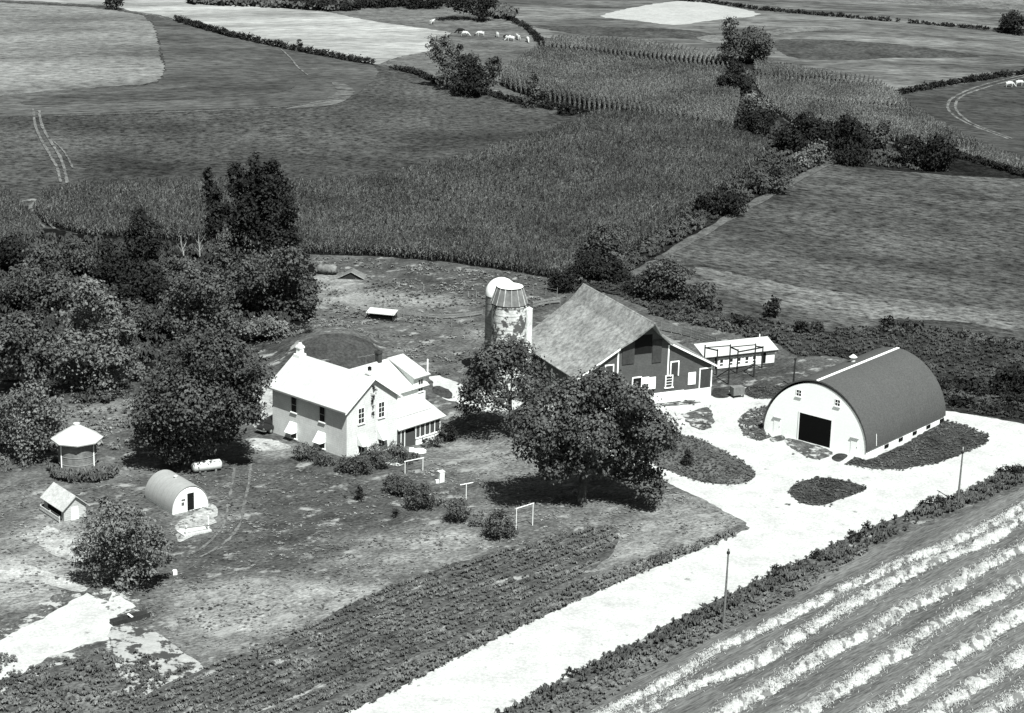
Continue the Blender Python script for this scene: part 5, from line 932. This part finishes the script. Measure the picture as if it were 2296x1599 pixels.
# ---- parked dark car beside the house
car = empty('parked_car', P(583, 974), R(-37), label='dark rounded old car parked at the far end of the house', cat='car')
def loft(secs, m, name, par):                           # sections: (y, half width, z low, z high)
    b = MB(); K = 12
    V = []
    for y, hw_, z0, z1 in secs:
        for j in range(K):
            a = 2 * math.pi * j / K; cx_, cz_ = math.cos(a), math.sin(a)
            V.append((hw_ * math.copysign(abs(cx_) ** .6, cx_), y, (z0 + z1) / 2 + (z1 - z0) / 2 * math.copysign(abs(cz_) ** .6, cz_)))
    n = len(secs)
    return b.add(V, [(i * K + j, i * K + (j + 1) % K, (i + 1) * K + (j + 1) % K, (i + 1) * K + j) for i in range(n - 1) for j in range(K)] + [tuple(range(K)), tuple(range(n * K - 1, (n - 1) * K - 1, -1))]).build(name, m, par, True)
m_car = mat('black_car_paint', .015, .2, (.1, 1), (.05, 4), coord='obj', spec=.5); m_chr = mat('chrome', .7, .2, (.05, 1), (.05, 4), coord='obj', metal=.9)
loft([(0, .55, .45, .75), (.12, .78, .35, .88), (.9, .86, .3, .98), (1.6, .88, .28, 1.02), (2.8, .9, .28, 1.02), (3.9, .86, .3, 1.0), (4.7, .7, .38, .88), (4.85, .5, .45, .75)], m_car, 'body', car)
cab = loft([(1.3, .62, .95, 1.05), (1.75, .68, .9, 1.45), (2.2, .7, .9, 1.55), (3.0, .7, .9, 1.54), (3.5, .66, .9, 1.4), (4.1, .55, .9, 1.02)], m_car, 'roof', car)
MB().slab([(-.55, 1.42, 1.08), (.55, 1.42, 1.08), (.5, 1.75, 1.46), (-.5, 1.75, 1.46)], .03).build('windscreen', M_glass(), car)
for s in (-1, 1): MB().box(s * .7 - .015, s * .7 + .015, 1.9, 3.2, 1.06, 1.42).build('side_window', M_glass(), car)
b = MB().tube([(-.85, .15, .5), (-.6, -.08, .5), (.6, -.08, .5), (.85, .15, .5)], .07, 7); b.build('bumper', m_chr, car, True); MB().tube([(-.8, 4.75, .5), (0, 4.98, .5), (.8, 4.75, .5)], .07, 7).build('bumper', m_chr, car, True)
for s in (-1, 1):
    MB(lambda x, y, z: (s * .58 + x, .02 - z, .72 + y)).lathe([(.0, .1), (.1, .08), (.12, 0)], 12).build('headlight', m_chr, car, True)
    for y in (.95, 3.85):
        w = MB(lambda x, y_, z: (s * .78 + z, y + x, .33 + y_)).lathe([(.2, -.1), (.33, -.09), (.34, 0), (.33, .09), (.2, .1)], 16).build('wheel', mat('tyre_rubber', .02, .9, (.1, 1), (.1, 4), coord='obj'), car, True)
        MB(lambda x, y_, z: (s * (.79 + z), y + x, .33 + y_)).lathe([(.01, .09), (.2, .08)], 12).build('rim', m_chr, w)
# ---- feed bunk, hurdles, fence rails and oddments in the lot
o = empty('feed_bunk', P(856, 716), R(-14), label='low flat roofed feed bunk in the grazed lot', cat='feed bunk'); MB().slab([(-2.0, -.9, 1.0), (2.0, -.9, 1.0), (2.0, 1.0, 1.25), (-2.0, 1.0, 1.25)], .08).build('roof', mat('pale_planks', .45), o)
MB().box(-1.8, 1.8, -.5, .7, .1, .5).build('trough', M_dwood(), o)
for x in (-1.8, 1.8):
    for y in (-.7, .8): MB().box(x - .06, x + .06, y - .06, y + .06, 0, 1.1).build('post', M_dwood(), o)
def fence(px, h, label, gap=2.4, rails=(.5, .95), m=None, r=.05, name='fence', boards=False):
    pts = [P(*q) for q in curve(px, 8)]; pts = np.array(pts); s = np.concatenate([[0], np.cumsum(np.hypot(*np.diff(pts[:, :2], axis=0).T))]); o = empty(name, pts[0], label=label, cat='fence'); S = np.arange(0, s[-1] + .01, gap); m = m or M_wood()
    Q = np.stack([np.interp(S, s, pts[:, i]) for i in range(3)], 1) - pts[0]
    for q in Q: MB().cyl(q[0], q[1], q[2] - .2, q[2] + h, r * 1.2, r, 6).build('post', m, o)
    for z in rails:
        b = MB()
        for i in range(len(Q) - 1):
            a, c = Q[i], Q[i + 1]
            if boards: d = (c - a) / np.linalg.norm(c - a); n_ = np.array([-d[1], d[0], 0]) * .02; b.add([tuple(p + n_ * k + [0, 0, zz]) for zz in (z - boards / 2, z + boards / 2) for k in (-1, 1) for p in (a, c)], [(0, 1, 3, 2), (4, 6, 7, 5), (0, 4, 5, 1), (2, 3, 7, 6), (0, 2, 6, 4), (1, 5, 7, 3)])
            else: b.tube([a + [0, 0, z], c + [0, 0, z]], r * .5, 5)
        b.build('rail', m, o)
m_pale = mat('pale_fence_boards', .17, .9, (.25, .6), (.3, 4), coord='obj')
fence([(1482, 742), (1530, 752), (1570, 764), (1610, 778)], 1.3, 'pale board fence curving away behind the barn', 1.6, (.35, .7, 1.05), m_pale, boards=.26)
fence([(1195, 692), (1230, 684), (1270, 680)], 1.1, 'pale board fence between the silos and the barn ridge', 1.6, (.4, .8), m_pale, boards=.26)
fence([(905, 712), (960, 722), (1030, 738), (1095, 760)], 1.0, 'pale rail fence running from the feed bunk to the silos', 2.6, (.85,), m_pale, .07)
fence([(900, 706), (980, 716), (1050, 712), (1095, 704)], .9, 'low pale board fence round the lot by the silos', 2.0, (.3, .6), m_pale, boards=.2)
fence([(860, 690), (890, 688), (906, 690)], 1.3, 'pale slatted hurdle behind the feed bunk', .75, (.4, .75, 1.15), m_pale, .04)
fence([(1195, 660), (1218, 662), (1250, 668)], 1.5, 'wire fence with pale posts right of the silos', 1.9, (1.2,), m_pale, .04)
fence([(500, 716), (545, 716), (590, 716)], 1.2, 'plain wire fence along the poplars', 3, (.8,), M_wood(), .05) if False else None
for i, (u, v, t_, lb) in enumerate([(895, 648, 632, 'pale post in the lot, leftmost of the four'), (950, 652, 638, 'pale post in the lot, second from the left'), (1050, 666, 654, 'short pale post in the lot, third from the left'), (1068, 668, 652, 'pale post in the lot nearest the silos')]):
    p = P(u, v); h = float(zat(t_, p[0], p[1])); o = empty('fence_post', p, label=lb, cat='post', group='pale posts in the grazed lot'); MB().cyl(0, 0, -.2, h, .07, .06, 7).build('post', M_pale(), o)
o = empty('hog_shelter', P(790, 622), R(-5), label='low dark A shaped hog shelter beyond the lot', cat='shelter')
bb = MB(); bb.slab([(-1.9, -1.2, .1), (-1.9, 1.2, .1), (0, 1.2, 1.05), (0, -1.2, 1.05)], .07); bb.slab([(0, -1.2, 1.05), (0, 1.2, 1.05), (1.9, 1.2, .1), (1.9, -1.2, .1)], .07); bb.build('roof', M_wood(), o); MB().prism([(-1.6, .0), (1.6, 0), (0, .9)], -1.1, 1.1).build('wall', M_dwood(), o)
MB().tube([(-1.95, -1.24, .1), (0, -1.24, 1.1), (1.95, -1.24, .1)], .06, 5).build('barge_board', M_pale(), o)
o = empty('junk_trailer', P(735, 615), R(-10), label='pale rounded old trailer at the edge of the corn', cat='trailer')
b = MB(lambda x, y, z: (z, x, y + .75)); b.lathe([(.01, -1.5), (.5, -1.45), (.7, -1.2), (.72, 1.0), (.5, 1.35), (.01, 1.4)], 14); b.build('body', mat('peeling_pale_paint', .14, .7, (.4, .8), (.3, 3), coord='obj', bare=(.05, .55, 1.2, .05)), o, True)
for y in (-.6, .6): MB(lambda x, yy_, z: (x, y + z, .3 + yy_)).lathe([(.12, -.08), (.3, -.07), (.3, .07), (.12, .08)], 12).build('wheel', mat('tyre_rubber', .02), o, True)
o = empty('livestock_feeder', P(1652, 890), R(24), label='grey slatted feed box at the barn corner', cat='feeder'); MB().box(-.75, .75, -.5, .5, .35, 1.35).build('box', mat('grey_slats', .16, .9, (.2, 1), (.2, 5), coord='obj', wave=(0, 5, .5, .2)), o)
for x in (-.65, .65):
    for y in (-.4, .4): MB().box(x - .06, x + .06, y - .06, y + .06, 0, .35).build('leg', M_dwood(), o)
o = empty('culvert_trough', P(292, 1392), R(38), label='long dark metal trough lying on the sandy lane', cat='trough')
b = MB(); b.prism([(-.35, .0), (.35, .0), (.4, .5), (.33, .5), (.28, .08), (-.28, .08), (-.33, .5), (-.4, .5)], -1.9, 1.9); b.v = [(y, x, z) for x, y, z in b.v]; b.build('shell', mat('dark_sheet_metal', .035, .6, (.2, 1), (.2, 4), coord='obj'), o)
MB().box(-.1, .1, -.42, .42, .5, .56).build('strap', M_white(), o)
o = empty('salt_block', P(392, 1288), R(20), label='small white block lying right of the loose grey tree', cat='block'); MB().box(-.2, .2, -.2, .2, 0, .4).box(-.14, .14, -.14, .14, .4, .46).build('block', M_white(), o)
o = empty('marker_post', P(578, 1480), 0, label='short dark post at the garden corner', cat='post'); MB().cyl(0, 0, -.2, .95, .07, .06, 7).build('post', M_dwood(), o)
# ---- cattle: one continuous mesh each
def cow_mesh(graze):
    bm = bmesh.new(); me = bpy.data.meshes.new('cow'); 
    hd = (1.75, 0, .35) if graze else (1.62, 0, 1.45); nk = (1.25, 0, .95) if graze else (1.2, 0, 1.38)
    V = [(0, 0, 1.15), (.75, 0, 1.15), (.85, 0, 1.2), nk, hd, (hd[0] + .28, 0, hd[2] - .12), (-.6, 0, 1.2), (-.85, 0, 1.2), (-.98, 0, .95), (-1.0, 0, .5),
         (.72, .26, .75), (.74, .26, .4), (.76, .26, .03), (.72, -.26, .75), (.74, -.26, .4), (.7, -.26, .03), (-.72, .26, .8), (-.82, .26, .42), (-.74, .26, .03), (-.72, -.26, .8), (-.82, -.26, .42), (-.76, -.26, .03)]
    E_ = [(0, 1), (1, 2), (2, 3), (3, 4), (4, 5), (0, 6), (6, 7), (7, 8), (8, 9), (1, 10), (10, 11), (11, 12), (1, 13), (13, 14), (14, 15), (6, 16), (16, 17), (17, 18), (6, 19), (19, 20), (20, 21)]
    rad = [.44, .4, .34, .22, .17, .11, .4, .26, .04, .03, .15, .08, .06, .15, .08, .06, .18, .09, .06, .18, .09, .06]
    me.from_pydata(V, E_, []); o = bpy.data.objects.new('cow_tmp', me); COL.objects.link(o)
    md = o.modifiers.new('s', 'SKIN'); sv = me.skin_vertices[0].data
    for i, q in enumerate(rad): sv[i].radius = (q, q)
    sv[0].use_root = True
    s2 = o.modifiers.new('d', 'SUBSURF'); s2.levels = 1
    dg = bpy.context.evaluated_depsgraph_get(); m2 = bpy.data.meshes.new_from_object(o.evaluated_get(dg)); bpy.data.objects.remove(o); m2.name = 'cow'; m2.materials.clear(); return m2
def cowmat(nm, thr): return mat(nm, .42, .8, (.02, 1), (.02, 4), coord='obj', bare=(.015, thr, 1.2, .03))
CM = {True: cow_mesh(True), False: cow_mesh(False)}
for i, (u, v, a, gz, thr, lb) in enumerate([(1034, 76, 170, True, .30, 'black cow grazing at the left end of the herd'), (1041, 82, 350, True, .55, 'white and black cow just below the black one'), (1078, 82, 185, True, .52, 'spotted cow with a dark rear, third from the left'), (1115, 84, 100, True, .62, 'white cow seen end on, right of the spotted one'),
        (1136, 90, 10, True, .44, 'dark and white cow close to the large white one'), (1146, 93, 175, True, .68, 'large white cow in the right half of the herd'), (1162, 90, 110, False, .6, 'pale cow seen end on, right of the large white one'), (1183, 95, 280, True, .62, 'white cow at the right end of the herd by the curved hedge'),
        (968, 56, 60, False, .58, 'lone white cow uphill from the herd'), (2262, 196, 8, True, .75, 'white cow in the far right hay field, left of the pair'), (2284, 193, 12, True, .74, 'white cow in the far right hay field, at the picture edge')]):
    me = CM[gz].copy(); p = P(u, v); o = link('cow', me, cowmat('hide_%d' % round(thr * 100), thr), smooth=True); o.location = p; o.scale = (.86, .86, .86); o.rotation_euler = (0, 0, R(a)); tag(o, lb, 'cow', 'cattle out on the far fields')
